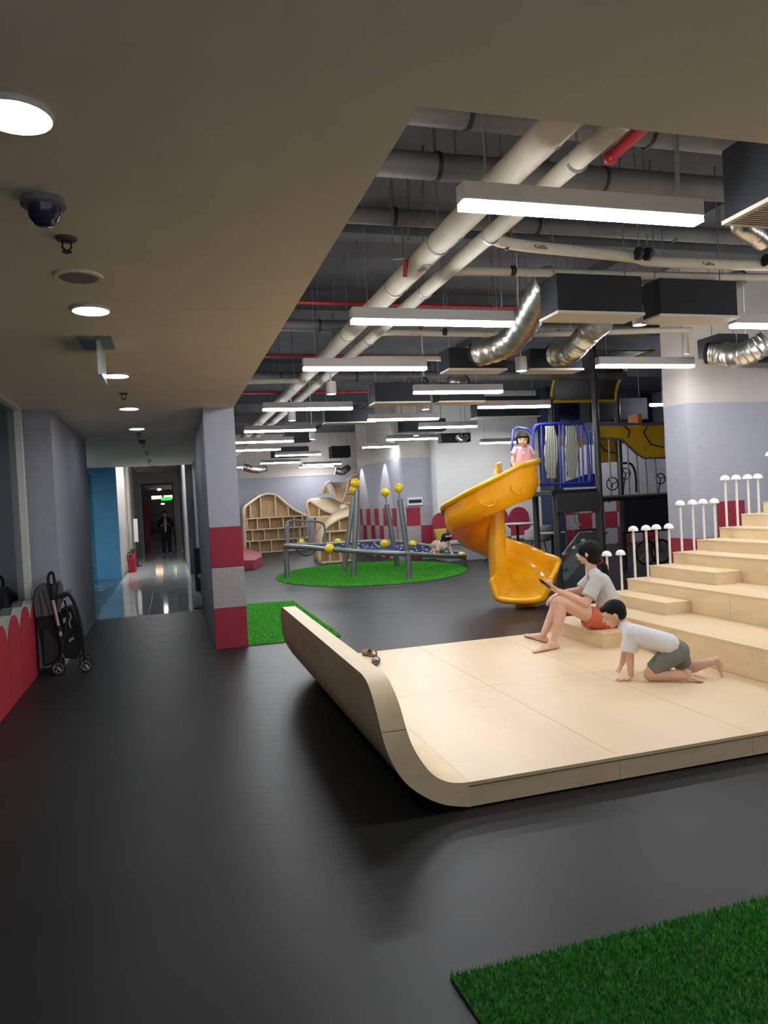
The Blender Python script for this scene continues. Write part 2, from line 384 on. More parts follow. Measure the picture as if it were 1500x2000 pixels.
# white wall block with booths
struct('wall_white', MB().box(6.66, 9.79, 17.76, 18.4, 0, ZS), WWHITE)
struct('wall_mid', MB().box(9.79, 14, 18.6, 18.7, 0, 2.9), WGREY)
struct('wall_mid_upper', MB().box(9.79, 14, 18.59, 18.7, 2.9, ZS), NAVY)
struct('wall_navy_pillar', MB().box(9.63, 10.0, 17.2, 17.76, 0, ZS), NAVY)
mb = MB()
for i in range(9):
    for j in range(3):
        if (i+j) % 2 == 0: mb.box(10.0+i*0.42, 10.0+(i+1)*0.42, 18.58, 18.6, 0.03+.455*j, .03+.455*(j+1))
struct('trim_43', mb, REDT)

# ================================================================ LIGHTS
def linear_lamp(x0, x1, y, z, label, group='long white linear ceiling lights'):
    t = thing('linear_ceiling_light', label, 'ceiling light', ((x0+x1)/2, y, z), group)
    mb = MB().box(x0, x1, y-0.045, y+0.045, z+0.012, z+0.10); mb.build('housing', LHOUS, t, bevel=0.004, smooth=False)
    MB().box(x0+0.004, x1-0.004, y-0.040, y+0.040, z-0.018, z+0.0125).build('diffuser', GLOW, t, smooth=False)
    for k in (0.10, 0.90):
        MB().cyl((x0+(x1-x0)*k, y, z+0.1), (x0+(x1-x0)*k, y, ZS), 0.0022, seg=6).build('hanging_wire', STEEL, t)
    return t
lamps = [
 (1.42, 2.79, 3.27, 'large bright linear ceiling light closest to the camera, by the opening edge'),
 (1.43, 2.80, 5.50, 'linear ceiling light second closest in the left row, in front of the red pipe'),
 (1.40, 2.74, 7.45, 'linear ceiling light third in the left row, above a small can spotlight'),
 (1.37, 2.70, 10.6, 'linear ceiling light fourth in the left row, above the second can spotlight'),
 (1.40, 2.73, 13.6, 'linear ceiling light fifth in the left row'),
 (1.38, 2.68, 15.85, 'linear ceiling light sixth in the left row, touching the pillar edge in view'),
 (1.40, 2.72, 18.05, 'linear ceiling light seventh in the left row, cut by the pillar edge'),
 (1.42, 2.74, 25.37, 'small distant linear ceiling light, furthest of the left row beside the pillar'),
 (3.17, 4.44, 9.13, 'linear ceiling light in the middle row nearest the camera, below the foil ducts'),
 (3.36, 4.65, 12.16, 'linear ceiling light second in the middle row, above the net'),
 (2.90, 4.18, 20.3, 'linear ceiling light above the wooden bookshelf, third in the middle row'),
 (2.90, 4.18, 23.65, 'thin distant linear ceiling light, fourth in the middle row'),
 (4.60, 5.98, 25.5, 'distant linear ceiling light above the wavy bookshelf, upper of two'),
 (4.73, 6.03, 27.0, 'most distant linear ceiling light, low above the wavy bookshelf'),
 (4.90, 6.22, 16.19, 'linear ceiling light above the checkered curved wall, front one of two'),
 (4.87, 6.17, 18.27, 'linear ceiling light above the curved wall, rear one of two'),
 (4.75, 6.04, 7.30, 'linear ceiling light hanging over the play tower in view'),
 (4.91, 6.2, 5.40, 'linear ceiling light at the right frame edge below the duct box'),
 (4.79, 6.05, 10.72, 'linear ceiling light left of the play tower, above the toddler'),
 (4.81, 6.04, 13.65, 'thin linear ceiling light between the air duct boxes in mid ceiling'),
 (7.15, 8.31, 16.0, 'linear ceiling light low behind the toddler, before the white wall') ]
lamps += [(4.9, 6.2, 3.3, 'added linear light just outside the right edge, near row'), (6.7, 8.0, 3.3, 'added linear light outside the frame above the near stair end'), (6.7, 8.0, 5.4, 'added linear light outside the frame before the right wall')]  # lamps added out of view to brighten the right wall
for a in lamps: linear_lamp(a[0], a[1], a[2], 2.84 if a[2] == 16.0 else 3.0, a[3])
dl = [(2.31, 'large glaring round downlight at the left frame edge, closest of the row'), (4.42, 'round downlight just past the round ceiling speaker'),
      (6.48, 'round downlight just past the hanging sign'), (8.50, 'round downlight fourth along the corridor ceiling'), (10.52, 'round downlight furthest along the corridor ceiling')]
for y, lb in dl:
    t = thing('downlight', lb, 'ceiling light', (-0.36, y, ZC-0.02), 'round corridor downlights')
    MB().lathe([(0.098, 0), (0.105, 0.012), (0.1, 0.02)], (-0.36, y, ZC-0.02)).build('rim', METW, t)
    MB().cyl((-0.36, y, ZC-0.014), (-0.36, y, ZC-0.001), 0.095, seg=24).build('lens', GLOWD, t)
def spot_can(x, y, z, label, h=0.16, r=0.065):
    t = thing('can_spotlight', label, 'spotlight', (x, y, z), 'white cylinder spotlights')
    MB().lathe([(r*.85, 0.0), (r, 0.0), (r, h), (0.01, h)], (x, y, z), 20).build('can', METW, t)
    MB().cyl((x, y, z+0.004), (x, y, z+0.012), r*0.85, seg=20).build('lens', GLOWS, t)
    MB().cyl((x, y, z+h), (x, y, 3.385 if x < 2.2 or abs(y-5.45) < .01 else ZS), 0.010, seg=8).build('stem', METW, t)
for x, y, lb in ((2.08, 9.21, 'cylinder spotlight below the third linear light'), (3.96, 7.61, 'cylinder spotlight between the two foil ducts'), (3.99, 5.45, 'bright cylinder spotlight between the two big black duct boxes'),
    (2.03, 12.05, 'small cylinder spotlight below the fourth linear light'), (3.96, 10.89, 'small cylinder spotlight between two cream grilles in mid ceiling'), (6.45, 6.9, 'cylinder spotlight under the foil duct near the right wall'), (3.05, 15.6, 'tiny cylinder spotlight in the distant ceiling, left'), (5.35, 15.4, 'tiny cylinder spotlight in the distant ceiling before the white wall')):
    spot_can(x, y, 3.0, lb)
def spotlight(name, loc, tgt, e, ang):
    L = bpy.data.lights.new(name, 'SPOT'); L.energy = e; L.spot_size = math.radians(ang); L.spot_blend = 0.25; L.shadow_soft_size = 0.03; L.color = (1, .97, .93)
    o = bpy.data.objects.new(name, L); COL.objects.link(o); o.location = loc
    o.rotation_euler = (V(tgt)-V(loc)).to_track_quat('-Z', 'Y').to_euler(); return o
spotlight('wall_wash', (5.46, 19.2, 3.1), (5.75, 19.5, 0.9), 110, 46)
spotlight('wall_wash', (5.36, 21.4, 3.1), (5.65, 21.5, 0.9), 110, 46)

for x in (7.1, 8.1, 9.1): spotlight('wall_wash', (x, 16.2, 3.3), (x, 17.7, 1.3), 16, 110)  # spots without fittings, added to brighten the white wall
for x in (10.6, 12.2): spotlight('wall_wash', (x, 16.8, 3.3), (x, 18.6, 1.5), 70, 120)  # added spots with no fitting, lift the wall behind the tower
# ---- corridor ceiling fittings
t = thing('dome_camera', 'small dark dome security camera on the corridor ceiling', 'security camera', (-0.38, 2.93, ZC-0.10))
MB().lathe([(0.075, 0.10), (0.078, 0.075), (0.06, 0.07)], (-0.38, 2.93, ZC-0.10)).build('base', mat('camera_grey', (0.22, 0.22, 0.25), 0.5), t)
MB().lathe([(0.06, 0.07), (0.052, 0.03), (0.03, 0.005), (0.0, 0.0)], (-0.38, 2.93, ZC-0.10)).build('dome', mat('smoked_dome', (0.03, 0.03, 0.06), 0.1), t)
def sprinkler(x, y, z, label):
    t = thing('fire_sprinkler', label, 'sprinkler', (x, y, z-0.06), 'ceiling sprinkler heads')
    MB().lathe([(0.045, 0.06), (0.04, 0.05), (0.012, 0.048)], (x, y, z-0.06), 16).build('plate', STAIN, t)
    MB().tube([(x-.015, y, z-.01), (x-.018, y, z-.04), (x, y, z-.055), (x+.018, y, z-.04), (x+.015, y, z-.01)], 0.004, 6).cyl((x, y, z-.06), (x, y, z-.055), .02).build('deflector', BLACK, t)
sprinkler(-0.35, 3.32, ZC, 'sprinkler head between the dome camera and the round speaker')
for y, l in ((7.5, 'sprinkler head between the third and fourth corridor downlights'), (11.2, 'sprinkler head just past the furthest corridor downlight'), (13.2, 'first sprinkler head beyond the lit corridor ceiling'), (15.0, 'dark sprinkler head midway down the unlit corridor ceiling'), (17.2, 'dark sprinkler head near the end of the unlit corridor ceiling')):
    sprinkler(-0.36, y, ZC+(.02 if y > 11.9 else 0), l)
t = thing('ceiling_speaker', 'round flush grille speaker on the corridor ceiling beside a downlight', 'speaker', (-0.36, 3.84, ZC-0.012))
MB().lathe([(0.115, 0.012), (0.112, 0.0), (0.09, 0.002)], (-0.36, 3.84, ZC-0.012)).build('ring', CEILM, t)
MB().cyl((-0.36, 3.84, ZC-0.009), (-0.36, 3.84, ZC-0.001), 0.09, seg=24).build('grille', mat('speaker_grille', (0.25, 0.24, 0.22), 0.8), t)
t = thing('smoke_detector', 'flat round detector on the dark corridor ceiling beyond the downlights', 'smoke detector', (-0.36, 12.5, ZC-0.03))
MB().lathe([(0.06, 0.05), (0.055, 0.01), (0.03, 0.0), (0, 0)], (-0.36, 12.5, ZC-0.03)).build('body', STAIN, t)
t = thing('hanging_sign', 'glowing white edge-on sign panel hanging from the corridor ceiling', 'sign', (-0.36, 5.3, ZC-0.30))
MB().box(-0.50, -0.30, 5.1, 5.45, ZC-0.015, ZC).build('mount_plate', mat('sign_plate', (0.16, 0.24, 0.24), 0.5), t, smooth=False)
MB().box(-0.40, -0.375, 5.15, 5.6, ZC-0.24, ZC-0.015).build('panel', mat('sign_panel', (0.5, 0.62, 0.58), 0.3), t, smooth=False, bevel=.003)

# ================================================================ PLATFORM
PZ = 0.14
t = thing('wooden_platform', 'low birch play platform with a curled-up left side', 'platform', (2.7, 5.2, 0))
xs = [1.392, 2.28, 3.17, 4.06]; ys = [3.47, 5.16, 6.87]
for i in range(3):
    for j in range(2):
        MB().box(xs[i]+.0015, xs[i+1]-.0015, ys[j]+(.0015 if j else 0), ys[j+1]-.0015, PZ-0.02, PZ).build('deck_panel', WOOD, t, smooth=False)
for x0, x1 in ((1.392, 2.28), (2.28, 3.17), (3.17, 4.06), (4.06, 4.95), (4.95, 5.84), (5.84, 6.9)):
    MB().box(x0+.0012, x1-.0012, 3.475, 3.50, 0.012, PZ-0.022).build('front_board', WOODS, t, smooth=False)
for x0, x1 in ((4.06, 4.95), (4.95, 5.84), (5.84, 6.9)):
    MB().box(x0+.0015, x1-.0015, 3.47, 3.9, PZ-0.02, PZ).build('deck_panel', WOOD, t, smooth=False)
MB().box(1.40, 6.9, 3.5, 6.85, 0.0, PZ-0.021).build('base', mat('base_dark', (.05, .045, .04), .8), t, smooth=False)
MB().box(1.392, 6.9, 3.468, 3.476, PZ-0.024, PZ-0.018).build('shadow_gap', EDGE, t, smooth=False)
# curl: cross-section in x-z, its top corners rounded along y
outer = smoothpts([(1.392, 0.012), (1.26, 0.045), (1.15, 0.105), (1.055, 0.19), (0.995, 0.29), (0.96, 0.39), (0.945, 0.50), (0.93, 0.61), (0.92, 0.74)] and [V((a, 0, b)) for a, b in [(1.392, 0.012), (1.26, 0.045), (1.15, 0.105), (1.055, 0.19), (0.995, 0.29), (0.96, 0.39), (0.945, 0.50), (0.935, 0.61), (0.93, 0.69)]], 4)
inner = smoothpts([V((a, 0, b)) for a, b in [(1.392, 0.14), (1.29, 0.155), (1.20, 0.21), (1.13, 0.31), (1.09, 0.40), (1.07, 0.48), (1.06, 0.56), (1.05, 0.63), (1.045, 0.69)]], 4)
def yend(z, side):
    R = 0.28; zt = 0.69
    if z < zt-R: return 0
    q = (z-(zt-R))/R; return R*(1-math.sqrt(max(0, 1-min(q, 1)**2)))
mb = MB(); rowsO = []; rowsI = []
n = len(outer)
for o, i_ in zip(outer, inner):
    y0 = 3.47+yend(max(o.z, i_.z), 0); y1 = 6.87-yend(max(o.z, i_.z), 1)
    rowsO.append([mb.v((o.x, y0+(y1-y0)*k/6, o.z)) for k in range(7)])
    rowsI.append([mb.v((i_.x, y0+(y1-y0)*k/6, i_.z)) for k in range(7)])
for a in range(n-1):
    for k in range(6):
        mb.f([rowsO[a][k], rowsO[a][k+1], rowsO[a+1][k+1], rowsO[a+1][k]]); mb.f([rowsI[a][k+1], rowsI[a][k], rowsI[a+1][k], rowsI[a+1][k+1]])
    mb.f([rowsO[a][0], rowsO[a+1][0], rowsI[a+1][0], rowsI[a][0]]); mb.f([rowsO[a+1][6], rowsO[a][6], rowsI[a][6], rowsI[a+1][6]])
for k in range(6): mb.f([rowsO[-1][k], rowsO[-1][k+1], rowsI[-1][k+1], rowsI[-1][k]]); mb.f([rowsO[0][k+1], rowsO[0][k], rowsI[0][k], rowsI[0][k+1]])
mb.build('curled_side', WOODS, t)
MB().box(0.948, 1.07, 3.4685, 3.4695, 0.455, 0.458).build('joint_line', EDGE, t, smooth=False)

# ================================================================ STEPPED SEATING
t = thing('stepped_seating', 'tiered birch seating steps rising to the right of the platform', 'steps', (5.3, 5.2, 0))
tiers = [(4.06, 0.385), (4.71, 0.62), (5.31, 0.865), (5.94, 1.10), (6.56, 1.355)]
for i, (x, z) in enumerate(tiers):
    x1 = tiers[i+1][0] if i < 4 else 7.2
    zb = tiers[i-1][1] if i else PZ
    MB().box(x, x1+.02, 3.9, 6.87, z-0.018, z).build('tread', WOOD, t, smooth=False)
    for y0, y1 in ((3.9, 5.36), (5.363, 6.865)):
        MB().box(x+0.004, x+0.022, y0, y1, zb, z-0.0195).build('riser', WOODS, t, smooth=False)
    MB().box(x+.022, 7.2, 6.845, 6.865, zb, z-0.019).build('end_panel', WOODS, t, smooth=False)
for i, (x, z, zb, x1) in enumerate([(3.74, 0.28, PZ, 4.06), (4.42, 0.50, 0.385, 4.714), (5.00, 0.742, 0.62, 5.314), (5.63, 0.985, 0.865, 5.944), (6.25, 1.235, 1.10, 6.56)]):
    h = MB().box(x, x1, 5.86, 6.87, z-0.018, z).box(x+.003, x1, 5.863, 6.867, zb, z-0.018).build('half_step', WOOD, t, bevel=.002, smooth=False)
# mushroom posts
mush = [(1212, 1158, 0.48, 4.60, 1), (0, 0, 0.5, 4.43, 1)]
MP = [(4.18, .385, .94, 'white mushroom-capped post behind the seated woman, mostly hidden by her'), (4.43, .50, .94, 'white mushroom-capped post just right of the woman, lower pair left'), (4.60, .50, .94, 'white mushroom-capped post just right of the woman, lower pair right'),
      (4.77, .62, 1.185, 'tall white mushroom-capped post, first of the four before the black tower panel'), (4.93, .62, 1.185, 'tall white mushroom-capped post, second of the four before the black tower panel'),
      (5.06, .742, 1.185, 'white mushroom-capped post, third of the four before the black tower panel'), (5.22, .742, 1.185, 'white mushroom-capped post, last of the four before the black tower panel'),
      (5.38, .865, 1.43, 'tall white mushroom-capped post in front of the dark wall corner'), (5.54, .865, 1.43, 'tall white mushroom-capped post second in front of the wall corner'), (5.68, .985, 1.43, 'white mushroom-capped post third before the grey wall'), (5.83, .985, 1.43, 'white mushroom-capped post touching the red wall tile in view'),
      (5.99, 1.10, 1.68, 'tall white mushroom-capped post left in front of the red tile'), (6.14, 1.10, 1.68, 'tall white mushroom-capped post right in front of the red tile'), (6.30, 1.235, 1.68, 'white mushroom-capped post left of the top pair before plain grey wall'), (6.44, 1.235, 1.68, 'white mushroom-capped post right of the top pair before plain grey wall'), (6.63, 1.355, 1.93, 'highest white mushroom-capped post cut by the right frame edge')]
src = None
for x, zb, zt, lb in MP:
    t = thing('mushroom_post', lb, 'post', (x, 6.8, zb), 'white mushroom-capped posts along the steps')
    lean = -0.0
    MB().cyl((x, 6.8, zb), (x, 6.8, zt-0.05), 0.0125, seg=12).build('stem', METW, t)
    MB().lathe([(0.001, -0.055), (0.052, -0.052), (0.053, -0.045), (0.046, -0.02), (0.030, -0.004), (0.012, 0.003), (0, 0.004)], (x, 6.8, zt), 20).build('cap', mat('cap_white', (.82, .80, .78), .4) if src is None else src, t)
    if src is None: src = bpy.data.materials['cap_white']
for i in range(2):
    pass
# shoes on the platform
def sandal(u, v, rot, m, label):
    c = at(u, v, z=PZ); t = thing('sandal', label, 'shoe', (c.x, c.y, PZ))
    d = V((math.cos(rot), math.sin(rot), 0)); n = V((-d.y, d.x, 0))
    P = [c+d*a+n*b for a, b in ((-.09, -.025), (-.04, -.028), (.04, -.036), (.09, -.02), (.10, 0.01), (.06, .034), (-.03, .03), (-.09, .02))]
    MB().prism([V((p.x, p.y, PZ)) for p in P], (0, 0, .02)).build('sole', STAIN, t, bevel=.004)
    mb = MB(); rows = []
    for k in range(5):
        q = c+d*(.0+.02*k); rows.append([q+n*(.036*math.cos(a)) + V((0, 0, .02+(.045-.004*k)*math.sin(a))) for a in [math.pi*j/8 for j in range(9)]])
    mb.grid(rows).build('upper', m, t, solid=.004)
    mb = MB(); rows = []
    for k in range(3):
        q = c-d*(.055+.012*k); rows.append([q+n*(.03*math.cos(a)) + V((0, 0, .02+.04*math.sin(a))) for a in [math.pi*j/8 for j in range(9)]])
    mb.grid(rows).build('strap', m, t, solid=.004)
sandal(722, 1281, 2.0, TANS, 'tan child sandal behind the curled board, further one')
sandal(734, 1297, 1.2, STAIN, 'dark grey child sandal behind the curled board, nearer one')

# ================================================================ TURF
def in_poly(x, y, poly):
    c = False; j = len(poly)-1
    for i in range(len(poly)):
        if (poly[i][1] > y) != (poly[j][1] > y) and x < (poly[j][0]-poly[i][0])*(y-poly[i][1])/(poly[j][1]-poly[i][1])+poly[i][0]: c = not c
        j = i
    return c
def turf(name, poly, n, h, label, blade=BLADE, wd=.0035):
    t = thing(name, label, 'artificial turf', (sum(p[0] for p in poly)/len(poly), sum(p[1] for p in poly)/len(poly), 0))
    MB().prism([(x, y, 0.001) for x, y in poly], (0, 0, 0.008)).build('backing', GRASSB, t, smooth=False)
    vs = []; fs = []; x0 = min(p[0] for p in poly); x1 = max(p[0] for p in poly); y0 = min(p[1] for p in poly); y1 = max(p[1] for p in poly)
    rnd = random.random; k = 0; L = t.location
    while k < n:
        x = x0+(x1-x0)*rnd(); y = y0+(y1-y0)*rnd()
        if not in_poly(x, y, poly): continue
        a = rnd()*6.283; hh = h*(.6+.6*rnd()); dx = (rnd()-.5)*hh*1.2; dy = (rnd()-.5)*hh*1.2; b = len(vs); c, s_ = math.cos(a)*wd, math.sin(a)*wd
        X = x-L.x; Y = y-L.y
        vs += [(X-c, Y-s_, .008), (X+c, Y+s_, .008), (X+dx, Y+dy, .008+hh)]; fs.append((b, b+1, b+2)); k += 1
    me = bpy.data.meshes.new('blades'); me.from_pydata(vs, [], fs); me.materials.append(blade)
    o = bpy.data.objects.new('blades', me); COL.objects.link(o); o.parent = t; o['kind'] = 'stuff'
turf('turf_mat', [(0.81, 2.275), (3.4, 2.275), (3.4, 0.9), (1.0, 0.9), (0.85, 1.1)], 90000, 0.022, 'dark green artificial turf mat on the floor in the near right corner', wd=.0028)
turf('turf_mat', [(0.80, 8.58), (1.9, 8.58), (1.9, 12.15), (0.80, 12.3)], 30000, 0.02, 'bright green turf patch between the red and grey pillar and the platform', BLADEL, .006)
oval = [(4.28+2.12*math.cos(a)+.1*math.sin(a), 15.95+2.66*math.sin(a)) for a in [2*math.pi*i/48 for i in range(48)]]
turf('turf_island', oval, 45000, 0.025, 'oval green turf island under the climbing net', BLADEL, .009)

# ================================================================ SPIRAL SLIDE
SX, SY = 4.63, 9.95
t = thing('spiral_slide', 'glossy yellow plastic spiral slide with the toddler at its top', 'slide', (SX, SY, 0))
rm, hw = 0.48, 0.36
def interp(tab, x):
    for i in range(len(tab)-1):
        if tab[i][0] <= x <= tab[i+1][0]:
            q = (x-tab[i][0])/(tab[i+1][0]-tab[i][0]); q = q*q*(3-2*q) if len(tab[i]) > 2 else q
            return tab[i][1]+(tab[i+1][1]-tab[i][1])*q
    return tab[0][1] if x < tab[0][0] else tab[-1][1]
st = []   # stations: centre, inner dir (2D), s
A0, A1 = 28, 403
RM = [(0, .34), (1.45, .425), (1.9, .385), (2.35, .43), (2.9, .48), (9, .48)]; HW = [(-1.4, .28), (.3, .30), (1.45, .36), (1.9, .33), (2.35, .34), (3.2, .36), (4.0, .40)]; rm = .34
p0 = V((SX+rm*math.cos(math.radians(-A0)), SY+rm*math.sin(math.radians(-A0)))); hd0 = V((math.sin(math.radians(-A0)), -math.cos(math.radians(-A0))))
S = 0
NS = 10; L0 = 1.18
for i in range(NS):
    q = p0 - hd0*L0*(1-i/NS); st.append((q, hd0, -L0*(1-i/NS)))
NA = 64; 
for i in range(NA+1):
    a = math.radians(-(A0+(A1-A0)*i/NA)); rm = interp(RM, (A1-A0)*i/NA/100.0); st.append((V((SX+rm*math.cos(a), SY+rm*math.sin(a))), V((math.sin(a), -math.cos(a))), (A1-A0)*i/NA/100.0))
SE = 3.75
hdE = st[-1][1]; pE = st[-1][0]
for i in range(1, 7): st.append((pE+hdE*0.56*i/6, hdE, SE+0.56*i/6))
zt_ = [(-1.42, 1.62), (0, 1.55), (0.55, 1.46), (1.35, 1.17), (1.9, 0.98), (2.35, 0.72), (3.25, 0.29), (3.75, 0.20), (4.31, 0.12)]
ro_ = [(-1.42, .45), (0, .52), (0.55, .53), (1.35, .36), (1.9, .34), (2.35, .36), (3.25, .34), (3.75, .36), (4.31, .27)]
ri_ = [(-1.42, .49), (-.3, .48), (.55, .46), (.85, .12), (1.45, .10), (2.35, .10), (3.0, .18), (3.5, .34), (3.82, .36), (4.31, .28)]
def sect(c, h, s):
    z = interp(zt_, s); ho = interp(ro_, s); hi = interp(ri_, s); n = V((h.y, -h.x)); hw = interp(HW, s)
    P = []
    prof = [(-1.12, ho-.035), (-1.10, ho+.012), (-1.03, ho+.02), (-.985, ho-.02), (-.97, ho*.55), (-.90, .10), (-.72, .02), (-.35, 0), (0, -.005), (.35, 0), (.72, .02), (.86, .10 if hi > .1 else hi*.5), (.92, hi*.6), (.95, hi-.015), (.99, hi+.015), (1.02, hi+.01), (1.03, hi-.03)]
    for a, b in prof: P.append(V((c.x+n.x*hw*a, c.y+n.y*hw*a, z+b)))
    return P
rows = [sect(c, h, s) for c, h, s in st]
ch = MB().grid(rows).build('chute', YEL, t, solid=0.03)
rimo = [r[1] for r in rows]; rimi = [r[14] for r in rows]
MB().tube(rimo, .030, 10).build('outer_rim', YEL, t)
L_ = rows[-1]; end = smoothpts([L_[k]+V((hdE.x*.02, hdE.y*.02, 0.0)) for k in (1, 4, 5, 6, 8, 10, 11, 12, 14)], 4)
MB().tube(end, .050, 10).build('exit_lip', YEL, t)
MB().cyl((SX, SY, 0.25), (SX, SY, 1.46), 0.135, 0.135, 28).build('centre_column', YEL, t)
MB().tube(rimi[:26], .02, 8).build('inner_rim', YEL, t)
bp = pE+hdE*.34
MB().prism([(bp.x-.17, bp.y-.1, 0), (bp.x+.12, bp.y-.17, 0), (bp.x+.22, bp.y+.12, 0), (bp.x-.05, bp.y+.22, 0)], (0, 0, .115)).build('foot_block', mat('orange_plastic', (.75, .22, .01), .35), t, bevel=.02)
# moulded ridges on outer wall
for k in (4, 8, 14, 20, 26):
    c, h, s = st[k]; hw = interp(HW, s); z = interp(zt_, s); ho = interp(ro_, s); n = V((h.y, -h.x))
    b = V((c.x-n.x*hw*1.02, c.y-n.y*hw*1.02, 0)); d = V((h.x, h.y, 0)); nn = V((n.x, n.y, 0))
    pp = [b-d*.10+V((0, 0, z+ho*.50))-nn*.012, b-d*.08+V((0, 0, z+ho*.32))-nn*.012, b+V((0, 0, z+ho*.28))-nn*.014, b+d*.10+V((0, 0, z+ho*.38))-nn*.012, b+d*.12+V((0, 0, z+ho*.5))-nn*.012]
    MB().tube(pp, .007, 6).build('moulded_ridge', YEL, t)

# ================================================================ PLAY TOWER
t = thing('play_tower', 'charcoal play tower with blue plank railing and yellow hexagon panels', 'play tower', (7.4, 11.6, 0))
def post(x, y, z0, z1, r=.057): 
    MB().cyl((x, y, z0), (x, y, z1), r, seg=20).build('post', TOWER, t)
for x, y, z1 in ((6.27, 11.05, 1.6), (7.08, 11.0, 4.2), (8.66, 11.15, 4.2), (8.50, 12.45, 3.4), (7.05, 12.45, 3.4), (7.62, 11.9, 1.47), (6.55, 12.3, 1.6)): post(x, y, 0, z1)
MB().box(6.16, 7.12, 10.98, 12.4, 1.53, 1.62).build('deck', BLACK, t, smooth=False, bevel=.01)
MB().box(6.22, 7.05, 10.94, 10.98, 1.24, 1.56).build('fascia', TOWER, t, smooth=False, bevel=.01)
MB().box(7.14, 8.62, 11.1, 12.4, 1.38, 1.47).build('lower_deck', BLACK, t, smooth=False, bevel=.01)
MB().box(7.14, 8.62, 11.05, 11.1, 1.45, 1.48).build('deck_edge', STEEL, t, smooth=False)
MB().box(7.60, 8.60, 11.1, 11.16, 0.80, 1.42).build('black_panel', BLACK, t, smooth=False, bevel=.02)
# plank railing (blue tube frame)
y = 10.97
def px(u, v, yy=10.97): return at(u, v, y=yy)
fr = [px(1044, 940), px(1041, 900), px(1041, 850), px(1044, 835), px(1052, 829), px(1090, 827), px(1130, 827), px(1139, 833), px(1145, 850), px(1150, 900), px(1152, 935), px(1146, 942), px(1100, 945), px(1052, 946)]
r_ = MB().tube(smoothpts(fr, 3, True), .024, 8, closed=True).build('railing_frame', BLUEP, t)
for u in (1057, 1092, 1099, 1128, 1136): MB().cyl(px(u, 829), px(u+4, 944), .015, seg=8).build('baluster', BLUEP, t)
for u0, u1 in ((1064, 1085), (1104, 1125)):
    wob = []
    for side, s in ((u0, 1), (u1, -1)):
        col = [(side+2.6*math.sin((v-830)/17.0+s), v) for v in range(832, 939, 6)]
        wob.append([px(u+(v-832)*.045, v, 10.95) for u, v in col])
    mb = MB(); mb.prism(wob[0]+wob[1][::-1], (0, .03, 0)); mb.build('plank', PLANK, t, smooth=False)
MB().tube([px(1041, 850), px(1030, 838), px(1010, 834), px(1002, 840), px(1000, 880), px(1000, 910)], .02, 8).build('entry_hoop', BLUEP, t)
fr2 = smoothpts([at(1041, 850, y=11.2), at(1046, 838, y=11.8), at(1060, 833, y=12.4), at(1090, 833, y=12.4)], 3)
MB().tube(fr2, .02, 8).build('side_rail', BLUEP, t)
MB().tube(smoothpts([at(1150, 838, y=11.6), at(1160, 836, y=12.3), at(1164, 850, y=12.3), at(1166, 930, y=12.3)], 3), .02, 8).build('side_rail', BLUEP, t)
for u in (1145, 1153, 1161): MB().cyl(at(u, 845, y=12.0), at(u+4, 940, y=12.0), .013, seg=8).build('baluster', BLUEP, t)
MB().prism([at(1150, 925, y=12.2), at(1095, 944, y=12.2), at(1095, 953, y=12.2), at(1168, 950, y=12.2), at(1168, 925, y=12.2)], (0, .03, 0)).build('blue_board', BLUEB, t, smooth=False)
# yellow hexagon panels
def pan(pts, yy, name='yellow_panel', m=YELP): return MB().prism([at(u, v, y=yy) for u, v in pts], (0, .02, 0)).build(name, m, t, smooth=False, bevel=.004)
p1 = pan([(1171, 833), (1295, 831), (1299, 892), (1258, 894), (1244, 884), (1213, 855), (1170, 856)], 11.1)
mb = MB()
for a, b in (((1220, 833), (1230, 841)), ((1230, 841), (1227, 855)), ((1264, 833), (1257, 845)), ((1257, 845), (1271, 868)), ((1271, 868), (1297, 874))):
    A = at(*a, y=11.085); B = at(*b, y=11.085); mb.cyl(A, B, .012, seg=6)
mb.build('hexagon_line', BLACK, t)
pan([(1172, 858), (1204, 858), (1206, 902), (1174, 904)], 12.5)
mb = MB()
for a, b in (((1172, 866), (1180, 880)), ((1180, 880), (1205, 886))): mb.cyl(at(*a, y=12.49), at(*b, y=12.49), .013, seg=6)
mb.build('hexagon_line', BLACK, t)
pan([(1094, 850), (1101, 850), (1101, 872), (1095, 871)], 12.5); pan([(1128, 852), (1138, 850), (1142, 862), (1138, 876), (1130, 872)], 12.5)
MB().tube([at(1170, 829, y=11.08), at(1296, 828, y=11.08)], .022, 8).build('handrail', STEEL, t)
MB().tube([at(u, v, y=11.08) for u, v in ((1171, 857), (1212, 857), (1244, 887), (1258, 895), (1300, 894))], .018, 8).build('lower_rail', STEEL, t)
for u, v0 in ((1189, 858), (1208, 858), (1225, 868), (1243, 886), (1260, 895), (1279, 895)):
    MB().cyl(at(u, v0, y=11.09), at(u+5, 968-(u-1189)*.04, y=11.09), .014, seg=8).build('bar', STEEL, t)
# canopy roof
rf = []
XA, XB = 7.06, 8.46
for k in range(9):
    a = math.radians(100*k/8); yy = 12.45-1.05*(1-math.cos(a)); zz = 3.32+0.72*math.sin(a); rf.append((yy, zz))
MB().grid([[(XA, yy, zz), ((XA+XB)/2, yy, zz), (XB, yy, zz)] for yy, zz in rf]).build('roof_sheet', mat('roof_grey', (.12, .125, .13), .5), t, solid=.01)
for x in (XA, XB): MB().tube([(x, yy-.02, zz+.0) for yy, zz in rf], .028, 8).build('roof_arch', YELP, t)
MB().tube([(XA, 12.43, 3.31), (XB, 12.43, 3.31)], .03, 8).build('roof_beam', YELP, t)
